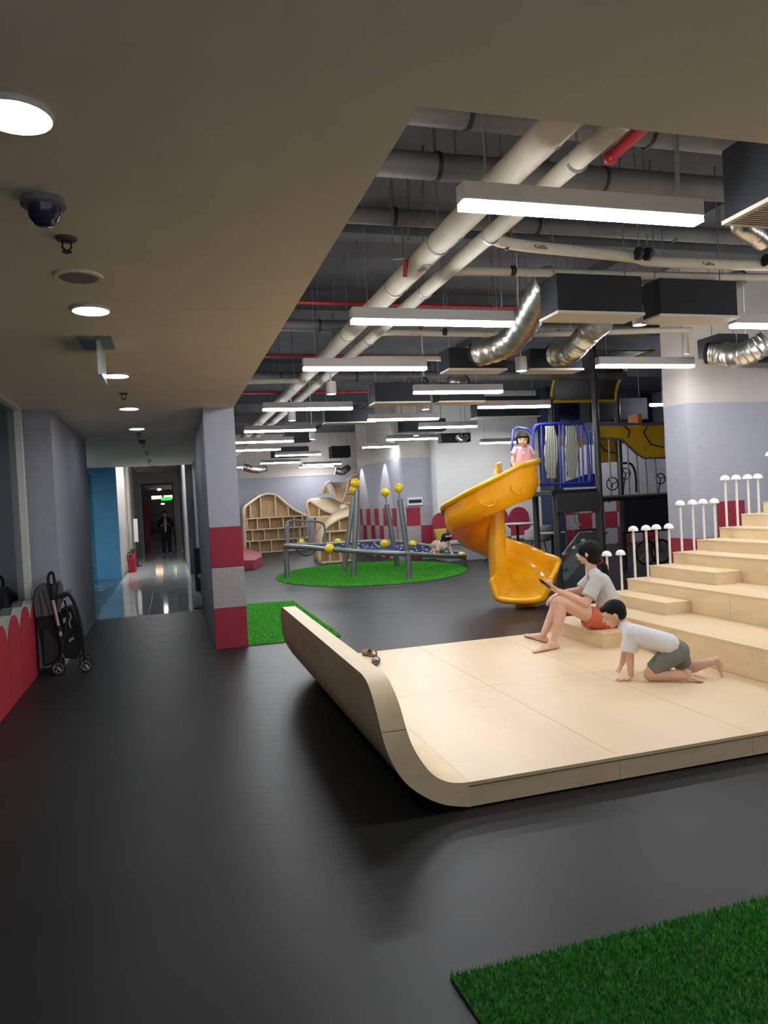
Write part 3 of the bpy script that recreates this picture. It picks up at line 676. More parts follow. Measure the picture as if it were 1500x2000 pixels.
# climbing ramp with holds under deck
cr = [at(1130, 1040, y=12.3), at(1166, 1038, y=12.3), at(1150, 1080, y=11.4), at(1105, 1134, y=11.0), at(1092, 1134, y=11.0), at(1096, 1078, y=11.7)]
MB().prism([at(1133, 1040, y=12.2), at(1190, 1038, y=12.2), at(1107, 1134, y=11.35), at(1080, 1134, y=11.35), at(1090, 1095, y=11.6)], (0, .06, 0)).build('climbing_ramp', mat('ramp_grey', (.20, .23, .23), .5), t, smooth=False, bevel=.01)
for i, (u, v, m_) in enumerate(((1127, 1058, GREENH), (1105, 1112, GREENH), (1106, 1083, ORNGH), (1082, 1108, ORNGH), (1140, 1056, METW), (1122, 1070, METW))):
    c = at(u, v, y=11.35+.2*(1134-v)/96*2); MB().ball(c, (.05, .035, .035), 10).build('climbing_hold', m_, t)
MB().tube(smoothpts([at(1078, 1112, y=11.2), at(1079, 1120, y=11.2), at(1085, 1125, y=11.2), at(1092, 1126, y=11.2)], 3), .012, 6).build('grab_loop', METW, t)
MB().tube([at(1120, 1037, y=12.15), at(1166, 1034, y=12.15)], .022, 8).build('ramp_bar', STEEL, t)
for u in (1122, 1128): MB().tube(smoothpts([at(u, 1000, y=12.3), at(u+1, 1018, y=12.3), at(u+6, 1026, y=12.3)], 3), .012, 6).build('ladder_rail', METW, t)
# right side blue board and ladder tube
MB().box(8.78, 8.98, 11.3, 11.34, 2.02, 2.68).build('blue_board', BLUEB, t, smooth=False)
MB().tube(smoothpts([(8.90, 11.25, 2.05), (8.93, 11.25, 1.6), (8.90, 11.25, 1.42), (8.78, 11.25, 1.36)], 4), .018, 8).build('ladder_rail', BLUEP, t)
# handlebar-like play wheels on deck
for u, v, r in ((1222, 925, .10), (1290, 935, .10), (1196, 945, .12)):
    c = at(u, v, y=11.9)
    P = [c+V((r*math.cos(a), 0, r*math.sin(a))) for a in [2*math.pi*i/20 for i in range(20)]]
    mb = MB().tube(P, .012, 6, closed=True)
    for a in (0.3, 2.4, 4.5): mb.cyl(c, c+V((r*math.cos(a), 0, r*math.sin(a))), .01, seg=6)
    mb.cyl(c, c+V((-.08, 0, -.35)), .014, seg=6); mb.build('play_wheel', BLACK, t)
MB().tube(smoothpts([at(1215, 905, y=12.0), at(1232, 906, y=12.0), at(1241, 925, y=12.0), at(1243, 962, y=12.0)], 4), .022, 8).build('arch_rail', BLACK, t)
MB().box(8.35, 8.43, 11.6, 11.9, 2.68, 2.95).build('flag_board', mat('orange_board', (.7, .25, .05), .5), t, smooth=False)
# small suspended round lamp behind tower
t = thing('ring_lamp', 'small bright oval lamp seen behind the right tower post', 'ceiling light', at(1292, 791, y=12.9), 'linear')
del t['group']
a = at(1270, 791, y=12.9); b = at(1317, 790, y=12.9)
MB().cyl(a, b, .03, seg=10).build('tube', GLOW, t); MB().cyl((a+b)/2, V(((a.x+b.x)/2, 12.9, ZS)), .004, seg=6).build('hanging_wire', STEEL, t)

# ================================================================ CLIMBING NET
t = thing('climbing_net', 'sloping steel ring with blue rope net, four leaning masts and yellow balls', 'climbing net', (4.3, 16, 0))
ring = [at(558, 1066, y=16.0), at(600, 1069, y=15.1), at(645, 1073, y=14.5), at(720, 1078, y=13.95), at(797, 1082, y=13.85), at(860, 1086, y=14.4), at(906, 1086, y=15.7), at(898, 1080, y=16.5), at(860, 1071, y=17.3), at(800, 1060, y=17.9), at(740, 1057, y=17.9), at(680, 1060, y=17.7), at(620, 1064, y=17.3)]
rs = smoothpts(ring, 5, True)
MB().tube(rs, .05, 12, closed=True).build('ring_tube', STEEL, t)
def mast(b, top, ballv, r=.06):
    B = at(*b, z=0); T = at(*top, y=B.y + .35 if False else B.y)
    MB().tube([B, B.lerp(T, .5), T], r, 12).build('mast', STEEL, t)
    bl = at(*ballv, y=B.y+.0); MB().cyl(T, bl, .018, seg=8).build('mast_rod', STEEL, t)
    MB().lathe([(.001, -.105), (.06, -.088), (.095, -.04), (.105, 0), (.095, .04), (.06, .088), (.001, .105)], bl, 18).build('ball', YBALL, t)
mast((672, 1117), (690, 972), (690, 957)); mast((690, 1127), (697, 958), (694, 943)); mast((777, 1108), (755, 985), (752, 962)); mast((800, 1118), (781, 975), (778, 953))
for b, r in (((565, 1131), .06), ((797, 1133), .06), ((895, 1104), .035)):
    B = at(*b, z=0); q = min(rs, key=lambda p: (V((p.x, p.y, 0))-B).length)
    MB().cyl((q.x, q.y, 0), q, r, seg=14).build('leg', STEEL, t)
cen = sum(rs, V((0, 0, 0)))/len(rs)
netc = cen+V((0, 0, .02))
mb = MB(); mc = MB()
N = len(rs)
for f_ in (.2, .36, .52, .68, .84):
    P = [netc.lerp(p, f_) - V((0, 0, .06*math.sin(f_*math.pi))) for p in rs]
    mb.tube(P, .014, 5, closed=True)
for k in range(0, N, 3):
    mb.tube([netc.lerp(rs[k], q)-V((0, 0, .06*math.sin(q*math.pi))) for q in (.05, .2, .36, .52, .68, .84, 1)], .014, 5)
    for f_ in (.36, .52, .68, .84): mc.ball(netc.lerp(rs[k], f_)-V((0, 0, .06*math.sin(f_*math.pi)-.01)), .028, 6)
mb.build('rope_net', ROPE, t); mc.build('rope_connectors', CONN, t, kind='stuff')
for u, v, yy in ((644, 1072, 14.5), (751, 1063, 16.2), (902, 1086, 15.8), (589, 1061, 17.2), (660, 1060, 17.8), (806, 1063, 17.8)):
    c = at(u, v, y=yy); MB().lathe([(.001, -.11), (.06, -.09), (.1, -.04), (.11, 0), (.1, .04), (.06, .09), (.001, .11)], c, 16).build('ball', YBALL, t)
MB().tube(smoothpts([at(561, 1066, y=16.3), at(561, 1020, y=16.3), at(600, 1018, y=16.7), at(625, 1020, y=17.0), at(634, 1030, y=17.1), at(634, 1064, y=17.1)], 4), .025, 8).build('gate_rail', STEEL, t)
MB().cyl(at(562, 1066, y=16.3), at(562, 1018, y=16.3), .045, seg=10).build('gate_post', STEEL, t)
for u in (573, 583, 594, 604): MB().cyl(at(u, 1019, y=16.6), at(u+1, 1060, y=16.6), .014, seg=8).build('gate_bar', STEEL, t)
MB().tube(smoothpts([at(578, 1072, y=16.8), at(590, 1084, y=16.8), at(606, 1084, y=16.8), at(618, 1074, y=16.8)], 4), .015, 6).build('slack_rope', ROPE, t)

# ================================================================ BOOKSHELVES
def q1(cx, cy, y): return at(450+cx/5.556, 900+cy/5.556, y=y)
t = thing('wave_bookshelf', 'long low plywood bookshelf with a domed wavy top by the back wall', 'bookshelf', (3.6, 26.2, 0))
prof = [(165, 1012), (160, 700), (160, 520), (225, 455), (300, 400), (360, 370), (430, 358), (500, 375), (560, 420), (640, 490), (730, 550), (850, 605)]
Y1 = 25.9; D1 = 1.3
fp = smoothpts([q1(a, b, Y1) for a, b in prof], 4); fp[0].z = 0.0
mb = MB(); rows = [[p for p in fp], [p+V((0, D1, 0)) for p in fp]]
mb.grid(rows).build('curved_shell', PLYL, t, solid=.07)
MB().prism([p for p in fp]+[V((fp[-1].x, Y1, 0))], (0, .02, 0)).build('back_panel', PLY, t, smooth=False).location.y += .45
def topz(x, fp):
    for i in range(len(fp)-1):
        a, b = fp[i], fp[i+1]
        if min(a.x, b.x) <= x <= max(a.x, b.x) and abs(b.x-a.x) > 1e-4: return a.z+(b.z-a.z)*(x-a.x)/(b.x-a.x)
    return 1.2
xl = fp[0].x+.03; xr = fp[-1].x
SHZ = [q1(400, cy, Y1).z for cy in (990, 862, 740, 618)]
for z in SHZ: MB().box(xl, xr, Y1-.01, Y1+.45, z-.02, z+.02).build('shelf', PLYL, t, smooth=False)
rv = random.Random(3)
for r_i, xs_ in enumerate(((205, 310, 440, 600, 730), (238, 372, 520, 640, 760), (188, 300, 435, 580, 700, 790), (232, 348, 510, 645))):
    for cx in xs_:
        x = q1(cx, 800, Y1).x; z0 = SHZ[r_i]+.02; z1 = SHZ[r_i+1]-.02 if r_i < 3 else topz(x, fp)-.02
        MB().box(x-.018, x+.018, Y1, Y1+.45, z0, z1).build('divider', PLYL, t, smooth=False)
t = thing('wave_bookshelf', 'tall plywood bookshelf with folded ribbon-like curves behind the net', 'bookshelf', (4.3, 19.9, 0))
Y2 = 19.35
def shp(pts, y, n=3): return smoothpts([q1(a, b, y) for a, b in pts], n)
bf = shp([(970, 1120), (978, 900), (1010, 780), (1060, 710), (1150, 650), (1230, 615), (1330, 585)], Y2); bf[0].z = 0
bb = shp([(930, 1085), (915, 880), (950, 770), (1020, 670), (1100, 590), (1190, 540), (1300, 500)], Y2+1.3)
bb[0].z = 0
MB().grid([bf, bb]).build('ribbon_side', PLYL, t, solid=.05)
bt = q1(1335, 1085, Y2)
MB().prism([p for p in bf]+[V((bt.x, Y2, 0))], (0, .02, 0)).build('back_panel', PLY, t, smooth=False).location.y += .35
for cy, c0 in ((1105, 975), (930, 985), (770, 1020)):
    a = q1(c0, cy, Y2); MB().box(a.x+.03, bt.x, Y2-.01, Y2+.36, a.z-.025, a.z+.02).build('shelf', PLYL, t, smooth=False)
for cx, c0, c1 in ((1085, 1090, 930), (1200, 1090, 930), (1085, 920, 780), (1190, 770, 650), (1280, 920, 780)):
    a = q1(cx, c0, Y2); b = q1(cx, c1, Y2); MB().box(a.x-.018, a.x+.018, Y2, Y2+.36, a.z, b.z).build('divider', PLYL, t, smooth=False)
MB().box(bt.x-.03, bt.x+.02, Y2, Y2+1.2, 0, q1(1330, 590, Y2).z).build('end_panel', PLYL, t, smooth=False)
Y3 = 20.75
uf = shp([(855, 640), (850, 560), (832, 500), (838, 455), (870, 440), (930, 480), (1010, 535), (1108, 580)], Y3)
ub = shp([(850, 640), (845, 540), (835, 450), (870, 418), (960, 412), (1080, 408), (1180, 450), (1290, 500)], Y3+1.2)
MB().grid([uf, ub]).build('ribbon_top', PLYL, t, solid=.05)
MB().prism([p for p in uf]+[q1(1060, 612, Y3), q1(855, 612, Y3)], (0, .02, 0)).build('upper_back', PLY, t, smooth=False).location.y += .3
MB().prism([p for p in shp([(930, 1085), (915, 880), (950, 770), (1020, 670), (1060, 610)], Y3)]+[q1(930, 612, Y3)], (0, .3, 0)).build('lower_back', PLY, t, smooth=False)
a = q1(855, 612, Y3); b = q1(1075, 612, Y3); MB().box(a.x, b.x, Y3, Y3+.33, a.z-.02, a.z+.02).build('shelf', PLYL, t, smooth=False)
for cx, ct in ((965, 520),): 
    a = q1(cx, 605, Y3); b = q1(cx, ct, Y3); MB().box(a.x-.018, a.x+.018, Y3, Y3+.32, a.z, b.z).build('divider', PLYL, t, smooth=False)
Y4 = 22.0
cf = shp([(985, 375), (1015, 310), (1050, 245), (1085, 262), (1110, 330), (1150, 420), (1195, 460), (1235, 400), (1265, 300), (1285, 200), (1330, 155), (1388, 140)], Y4)
cb = shp([(1000, 330), (1030, 260), (1065, 230), (1100, 235), (1160, 330), (1200, 400), (1230, 420), (1250, 330), (1270, 240), (1295, 175), (1340, 145), (1390, 135)], Y4+.9)
MB().grid([cf, cb]).build('ribbon_crown', PLYL, t, solid=.05)
MB().grid([shp([(1095, 245), (1150, 238), (1210, 236), (1262, 232)], Y4+.9), shp([(1110, 330), (1150, 420), (1200, 450), (1240, 380)], Y4+.2)]).build('crown_web', PLYL, t, solid=.04)
a = q1(980, 365, Y4); b = q1(1120, 360, Y4); MB().box(a.x, b.x, Y4, Y4+.3, a.z-.02, a.z+.02).build('shelf', PLYL, t, smooth=False)
MB().prism([q1(1000, 360, Y4), q1(1055, 262, Y4), q1(1100, 360, Y4)], (0, .02, 0)).build('upper_back', PLY, t, smooth=False).location.y += .25
MB().prism([q1(1225, 465, Y4), q1(1290, 200, Y4), q1(1388, 150, Y4), q1(1388, 465, Y4)], (0, .02, 0)).build('upper_back', PLY, t, smooth=False).location.y += .25
for cy in (460, 345, 200):
    a = q1(1225 if cy > 400 else 1255, cy, Y4); b = q1(1390, cy-10, Y4); MB().box(a.x, b.x, Y4, Y4+.3, a.z-.02, a.z+.02).build('shelf', PLYL, t, smooth=False)
MB().box(q1(1000, 600, Y4).x+.3, q1(1390, 600, Y4).x, Y4+.1, Y4+.5, 0, q1(1200, 470, Y4).z).build('core', PLY, t, smooth=False)

# red stage
c = [at(u, v, z=0) for u, v in ((440, 1113), (497, 1112), (512, 1104), (512, 1096), (496, 1088), (470, 1084), (440, 1084))]
tag(MB().prism(c, (0, 0, .24)).build('red_stage', REDL, bevel=.01, smooth=False), 'low red padded stage just right of the pillar on the dark floor', 'platform')
# wall display on grey wall
a = at(795, 972, y=18.17); b = at(825, 986, y=18.17)
t = thing('wall_panel', 'white framed black display on the grey wall above the checker tiles', 'display', (a.x, 18.17, b.z))
MB().box(a.x, b.x, 18.13, 18.185, b.z, a.z).build('frame', WWHITE, t, smooth=False, bevel=.005)
MB().box(a.x+.03, b.x-.03, 18.12, 18.135, b.z+.06, a.z-.06).build('screen', BLACK, t, smooth=False)

# ================================================================ BOOTHS
YB = 17.6
def arch(u0, u1, vt, vb, label, zb=None):
    a = at(u0, vb, y=YB); b = at(u1, vb, y=YB); tz = at((u0+u1)/2, vt, y=YB).z; r = (b.x-a.x)/2; cx = (a.x+b.x)/2
    P = [V((a.x, YB, .1)), V((b.x, YB, .1))] + [V((cx+r*math.cos(q), YB, tz-r+r*math.sin(q))) for q in [math.pi*i/16 for i in range(17)]]
    tag(MB().prism(P, (0, .07, 0)).build('arched_backrest', REDT, bevel=.01), label, 'wall cushion', 'red arched wall cushions')
arch(847, 883, 1001, 1060, 'red arched wall cushion left of the slide, partly behind it')
arch(961-2, 996, 992, 1060, 'red arched wall cushion seen through the slide, left one')
arch(998, 1036, 990, 1060, 'red arched wall cushion seen through the slide, right one')
arch(884, 921, 1001, 1060, 'red arched wall cushion mostly hidden behind the slide')
t = thing('booth_bench', 'grey booth bench below the red arched cushions', 'bench', (8, 17.2, 0))
MB().box(6.55, 9.55, 16.95, 17.59, 0.0, .42).build('base', mat('booth_grey', (.33, .34, .37), .6), t, smooth=False, bevel=.01)
MB().box(6.53, 9.57, 16.9, 17.59, .42, .50).build('seat', GRYT, t, smooth=True, bevel=.02)
tag(MB().prism([at(849, 1034, y=17.35), at(874, 1032, y=17.35), at(869, 1056, y=17.35), at(854, 1056, y=17.35)], (0, .12, 0)).build('throw_cushion', mat('mustard_cushion', (.50, .36, .06), .8), bevel=.03), 'mustard yellow cushion standing on the booth bench behind the crawling child', 'cushion')
def pedestal(c, r, label, h=.74):
    t = thing('cafe_table', label, 'table', (c.x, c.y, 0), 'white cafe tables behind the slide')
    MB().lathe([(.001, h-.035), (r*.9, h-.03), (r, h-.012), (r, h), (.001, h)], (c.x, c.y, 0), 28).build('top', mat('table_white', (.62, .60, .56), .4), t)
    MB().cyl((c.x, c.y, .02), (c.x, c.y, h-.03), .03).build('stem', BLACK, t); MB().cyl((c.x, c.y, 0), (c.x, c.y, .02), .22, seg=24).build('base', BLACK, t)
c = at(1010, 1022, y=15.0); pedestal(V((c.x, 15.0, 0)), .45, 'white cafe table seen between slide column and white chair', c.z)
c = at(1078, 1040, y=12.9); pedestal(V((c.x, 12.9, 0)), .26, 'small cream table edge beside the dark tower post', c.z)
def shell(c, r, m, label, back=1):
    t = thing('shell_chair', label, 'chair', (c.x, c.y, 0), 'pale shell chairs')
    rows = []
    for k in range(9):
        a = math.radians(-100+200*k/8); rows.append([(c.x+r*math.sin(a), c.y+back*r*math.cos(a), c.z-.16), (c.x+r*1.04*math.sin(a), c.y+back*r*1.04*math.cos(a), c.z), (c.x+r*1.06*math.sin(a), c.y+back*r*1.06*math.cos(a), c.z+(.16 if 1 < k < 7 else .06))])
    MB().grid(rows).build('backrest', m, t, solid=.025, sub=1)
    MB().lathe([(.001, -.17), (r*.85, -.17), (r, -.14), (r, -.1), (.001, -.12)], c, 20).build('seat', m, t)
    for a in (.8, 2.3, 3.9, 5.5): MB().cyl((c.x+.12*math.cos(a), c.y+.12*math.sin(a), c.z-.17), (c.x+.26*math.cos(a), c.y+.26*math.sin(a), 0), .012, seg=8).build('leg', BLACK, t)
PALEC = mat('chair_grey', (.42, .43, .43), .5)
shell(at(1050, 1040, y=13.6), .27, PALEC, 'pale grey shell chair right of the slide before the navy pillar', -1)
shell(at(980, 1038, y=14.6), .2, PALEC, 'small pale chair back just right of the slide column')
shell(at(965, 1070, y=15.9), .22, BLACK, 'black legged chair low behind the left part of the slide')

# ================================================================ CEILING SERVICES
def pipe(name, pts, r, m, label, cat='pipe', group=None, parts=None, n=4):
    t = thing(name, label, cat, pts[0], group)
    MB().tube(smoothpts(pts, n) if len(pts) > 2 else pts, r, 14).build('pipe_run', m, t)
    return t
def clamp(t, c, d, r, m=STEEL):
    d = V(d).normalized(); c = V(c)
    MB().cyl(c-d*.014, c+d*.014, r+.008, seg=16).build('clamp', m, t)
    MB().cyl(c, V((c.x, c.y, ZS)), .006, seg=6).build('hanger_rod', STEEL, t)
A = pipe('insulated_pipe', [V((2.0, 2.2, 3.47)), V((2.02, 27, 3.47))], .085, CPIPE, 'thickest cream insulated pipe running away along the ceiling', group='cream insulated pipes')
for y in (4.2, 5.05, 6.15, 7.9, 9.6, 11.5, 13.6): clamp(A, (2.01, y, 3.47), (0, 1, 0), .085)
B = pipe('insulated_pipe', [V((2.155, 2.2, 3.52)), V((2.155, 27, 3.52))], .03, CPIPE, 'thin cream pipe between the two thick pipes', group='cream insulated pipes')
for y in (3.6, 5.0, 6.3): clamp(B, (2.155, y, 3.52), (0, 1, 0), .03)
Cc = pipe('insulated_pipe', [V((2.27, 2.2, 3.43)), V((2.29, 27, 3.43))], .058, CPIPE, 'medium cream pipe on the right of the three parallel runs', group='cream insulated pipes')
for y in (3.6, 4.75, 6.1, 8.0, 9.8): clamp(Cc, (2.28, y, 3.43), (0, 1, 0), .058)
b1 = pipe('branch_pipe', [V((2.28, 4.72, 3.43)), V((2.5, 4.86, 3.42)), V((3.6, 5.0, 3.42)), V((3.82, 5.02, 3.40)), V((4.8, 5.0, 3.40)), V((6.0, 5.0, 3.43))], .042, CPIPE, 'upper cream branch pipe crossing to the right below the large lamp', group='cream branch pipes')
for x in (2.45, 3.62, 3.7, 4.85): clamp(b1, (x, 4.86+.06*(x > 3), 3.42), (1, 0, 0), .042, BLACK)
b2 = pipe('branch_pipe', [V((2.28, 5.65, 3.43)), V((2.42, 5.50, 3.42)), V((4, 5.42, 3.42)), V((6.2, 5.3, 3.43))], .034, CPIPE, 'lower cream branch pipe crossing right above the black duct boxes', group='cream branch pipes')
for x in (2.8, 4.25): clamp(b2, (x, 5.44, 3.42), (1, 0, 0), .034, BLACK)
b3 = pipe('branch_pipe', [V((2.28, 7.75, 3.43)), V((2.45, 7.6, 3.42)), V((4, 7.52, 3.40)), V((5.80, 7.2, 3.40)), V((5.87, 7.2, 3.36)), V((5.88, 7.2, 3.12))], .034, CPIPE, 'cream branch pipe behind the foil ducts turning down at the right wall', group='cream branch pipes')
for x in (3.0, 4.4): clamp(b3, (x, 7.5, 3.41), (1, 0, 0), .034, BLACK)
b4 = pipe('branch_pipe', [V((2.29, 9.2, 3.43)), V((2.5, 9.0, 3.42)), V((3.6, 8.9, 3.4))], .034, CPIPE, 'short cream branch pipe beneath the third linear light', group='cream branch pipes')
b5 = pipe('branch_pipe', [V((0.8, 10.6, 3.40)), V((1.9, 10.5, 3.40))], .04, CPIPE, 'short cream pipe crossing from the lowered ceiling edge to the left', group='cream branch pipes')
def text(s, size, loc, xd, yd, m, parent, name='pipe_marking'):
    cu = bpy.data.curves.new('c', 'FONT'); cu.body = s; cu.size = size; cu.extrude = .0008; cu.align_x = 'CENTER'; cu.align_y = 'CENTER'
    o = bpy.data.objects.new('t', cu); COL.objects.link(o)
    me = bpy.data.meshes.new_from_object(o.evaluated_get(bpy.context.evaluated_depsgraph_get())); bpy.data.objects.remove(o)
    xd = V(xd).normalized(); yd = V(yd).normalized(); zd = xd.cross(yd)
    M = Matrix((xd, yd, zd)).transposed()
    for v_ in me.vertices: v_.co = M @ v_.co + V(loc) - parent.location
    me.materials.clear(); me.materials.append(m); ob = bpy.data.objects.new(name, me); COL.objects.link(ob); ob.parent = parent; return ob
text('GIS', .12, (2.0-.0, 5.35, 3.47-.088), (0, 1, 0), (1, 0, 0), BLACK, A)
text('GIS', .075, (2.72, 4.835, 3.42-.02), (1, .08, 0), (0, .65, .76), BLACK, b1)
text('GIS', .075, (4.3, 4.955, 3.40-.02), (1, 0, 0), (0, .65, .76), BLACK, b1)
g = 'dark grey overhead pipes'
for i, (y, z, r, l) in enumerate(((4.2, 3.95, .085, 'dark grey overhead pipe highest in view near the opening edge'), (4.75, 3.88, .09, 'dark grey overhead pipe behind the large lamp, second from the opening'), (5.75, 3.92, .07, 'dark grey overhead pipe level with the large lamp, left part visible'),
        (8.9, 3.8, .07, 'dark grey overhead pipe just behind the first red pipe'), (12.2, 3.75, .08, 'dark grey overhead pipe far back above the fourth lamp'))):
    t = pipe('ceiling_pipe', [V((.8, y, z)), V((8.5, y-.05, z))], r, DPIPE, l, group=g)
    for x in (1.9, 3.2, 4.6): clamp(t, (x, y-.01, z), (1, 0, 0), r, BLACK)
for y, z, l in ((7.95, 3.82, 'thin red sprinkler pipe crossing behind the second linear light'), (10.8, 3.82, 'thin red sprinkler pipe crossing behind the third linear light'), (12.9, 3.6, 'thin red sprinkler pipe deep in the ceiling')):
    t = pipe('sprinkler_pipe', [V((.8, y, z)), V((4.4, y, z))], .022, SPIPE, l, group='red sprinkler pipes')
t = pipe('sprinkler_pipe', [V((2.85, 3.3, 3.78)), V((2.78, 3.98, 3.68))], .036, SPIPE, 'thick short red pipe near the top of the ceiling opening', group='red sprinkler pipes')
MB().ball((2.77, 4.0, 3.67), .045, 12).build('elbow', SPIPE, t)
c = at(793, 505, z=3.5); t = pipe('sprinkler_pipe', [c, c+V((0, .05, -.13))], .018, SPIPE, 'short vertical red drop pipe left of the thick cream pipe')
d = at(765, 512, z=3.5); MB().tube(smoothpts([c, c.lerp(d, .4)+V((0, 0, .01)), d+V((0, 0, .02))], 4), .008, 6).build('flexible_hose', CHROME, t)
# slab beams
for i, x in enumerate((1.15, 3.0, 5.2)):
    struct('trim_%d' % (50+i), MB().box(x-.03, x+.03, 2.1, 27, ZS-.12, ZS), SLAB)
for i, y in enumerate((3.4, 6.7, 9.4, 14.2, 18.0, 22)):
    struct('trim_%d' % (55+i), MB().box(.8, 13, y-.1, y+.1, ZS-.25, ZS), SLAB)
# thin hanger rods (each its own thing would be a drop wire)
# black duct boxes with cream grilles
def ductbox(x0, x1, y0, y1, z0, z1, label, grille=True, slats=False):
    t = thing('duct_box', label, 'air duct', ((x0+x1)/2, (y0+y1)/2, z0), 'black air duct boxes')
    MB().box(x0, x1, y0, y1, z0+.02, z1).build('casing', DUCTB, t, smooth=False, bevel=.01)
    if grille:
        mb = MB().box(x0-.01, x1+.01, y0-.01, y1+.01, z0, z0+.022)
        mb.build('grille', TRIMC, t, smooth=False)
        if slats:
            mb = MB()
            for k in range(12): q = y0+.03+(y1-y0-.06)*k/11; mb.box(x0+.02, x1-.02, q-.004, q+.004, z0-.003, z0+.001)
            mb.build('grille_slats', EDGE, t, smooth=False)
    for x in (x0+.06, x1-.06): MB().cyl((x, (y0+y1)/2, z1), (x, (y0+y1)/2, ZS), .006, seg=6).build('hanger_rod', STEEL, t)
ductbox(3.02, 3.80, 5.14, 5.42, 3.0, 3.32, 'large black duct box right of centre above the second foil duct')
ductbox(3.98, 4.76, 5.16, 5.42, 3.0, 3.32, 'large black duct box second from left, right of the bright spotlight')
ductbox(2.98, 3.9, 2.95, 3.30, 3.0, 3.40, 'near black duct box at the upper right frame edge with slatted grille', slats=True)
ductbox(3.05, 3.74, 7.55, 7.8, 3.0, 3.25, 'black duct box left of the small spotlight, above the tower canopy')
ductbox(4.05, 4.72, 7.55, 7.8, 3.0, 3.25, 'black duct box above the play tower, right of the small spotlight')
ductbox(2.92, 3.75, 10.1, 10.4, 3.0, 3.30, 'black duct box below the first middle-row light, left')
ductbox(3.9, 4.62, 10.1, 10.4, 3.0, 3.28, 'black duct box below the first middle-row light, right')
ductbox(2.7, 3.6, 12.55, 12.8, 3.0, 3.26, 'dark duct box above the net, left of the second middle-row light')
ductbox(5.95, 6.36, 6.75, 7.1, 3.02, 3.26, 'black duct box against the right wall left of the foil elbow', grille=False)
ductbox(7.0, 7.9, 6.9, 7.3, 3.02, 3.26, 'black duct box at the right frame edge behind the foil elbow', grille=False)
ductbox(4.8, 5.8, 14.7, 15.0, 3.02, 3.30, 'dark duct box above the white wall, left of the toddler', grille=False)
ductbox(5.6, 6.9, 12.6, 12.9, 3.05, 3.45, 'dark duct box left of the tower behind a linear light')
ductbox(3.0, 4.1, 21.6, 22, 3.02, 3.35, 'distant dark duct box above the bookshelves', grille=False)
ductbox(5.0, 5.6, 22.5, 23.0, 3.02, 3.4, 'distant dark duct box beside the curved wall top', grille=False)
ductbox(2.6, 3.2, 16.4, 16.8, 3.02, 3.3, 'dark duct box behind the fifth lamp of the left row', grille=False)
ductbox(5.85, 6.55, 15.15, 15.4, 2.80, 3.02, 'small dark duct box low before the top of the white wall', grille=False)
ductbox(8.5, 9.9, 13.4, 13.8, 3.02, 3.5, 'wide dark duct box seen behind the tower canopy', grille=False)
def foil(pts, r, label):
    P = smoothpts(pts, 10); rs_ = [r*(1+.07*math.sin(i*2.1)+.03*random.uniform(-1, 1)) for i in range(len(P))]
    t = thing('foil_duct', label, 'air duct', pts[0], 'silver flexible ducts')
    MB().tube(P, r, 18, rs=rs_).build('hose', FOIL, t)
    q = P[len(P)//2]; MB().cyl(q+V((0, 0, r*.9)), V((q.x, q.y, ZS)), .005, seg=6).build('hanger_wire', STEEL, t)
    MB().cyl(P[-1], P[-1]+(P[-1]-P[-2]).normalized()*.05, r*.97, seg=18).build('collar', DUCTB, t)
foil([at(1075, 545, y=5.7), at(1048, 590, y=6.1), at(1020, 640, y=6.6), at(985, 675, y=7.0), at(935, 690, y=7.3)], .135, 'silver foil duct descending left of the black duct box')
foil([at(1175, 628, y=6.5), at(1150, 650, y=6.8), at(1130, 672, y=7.0), at(1110, 690, y=7.2), at(1084, 692, y=7.4)], .125, 'silver foil duct below the first black duct box')
foil([at(1500, 665, y=6.3), at(1475, 682, y=6.4), at(1440, 694, y=6.6), at(1410, 690, y=6.8), at(1390, 690, y=6.9)], .125, 'silver foil duct elbow before the right wall')
foil([at(1250, 560, y=6.0), at(1253, 590, y=6.0), at(1256, 610, y=6.0)], .07, 'short crumpled foil duct between the two black boxes')
foil([at(1380, 560, y=5.9), at(1412, 560, y=6.0), at(1440, 545, y=6.2)], .09, 'crumpled foil duct above the second black duct box')
foil([at(1490, 470, y=3.8), at(1470, 455, y=3.75), at(1445, 435, y=3.7), at(1435, 380, y=3.8), at(1450, 320, y=3.9)], .06, 'foil duct curving under the near slatted duct box')
foil([at(795, 748, y=10.6), at(812, 752, y=10.6), at(825, 748, y=10.7)], .09, 'crumpled foil end above the middle linear light, left')
foil([at(875, 745, y=10.6), at(892, 748, y=10.6), at(905, 745, y=10.7)], .09, 'crumpled foil end above the middle linear light, right')
foil([at(893, 852, y=14.9), at(902, 860, y=14.85), at(912, 852, y=14.9)], .06, 'small foil duct mouth above the white wall')
foil([at(475, 912, y=24), at(500, 918, y=24), at(515, 916, y=24.3)], .12, 'distant crumpled foil duct beside the pillar above the bookshelf')
foil([at(655, 919, y=24), at(668, 921, y=24), at(678, 915, y=24.3)], .12, 'distant crumpled foil duct above the ribbon bookshelf')
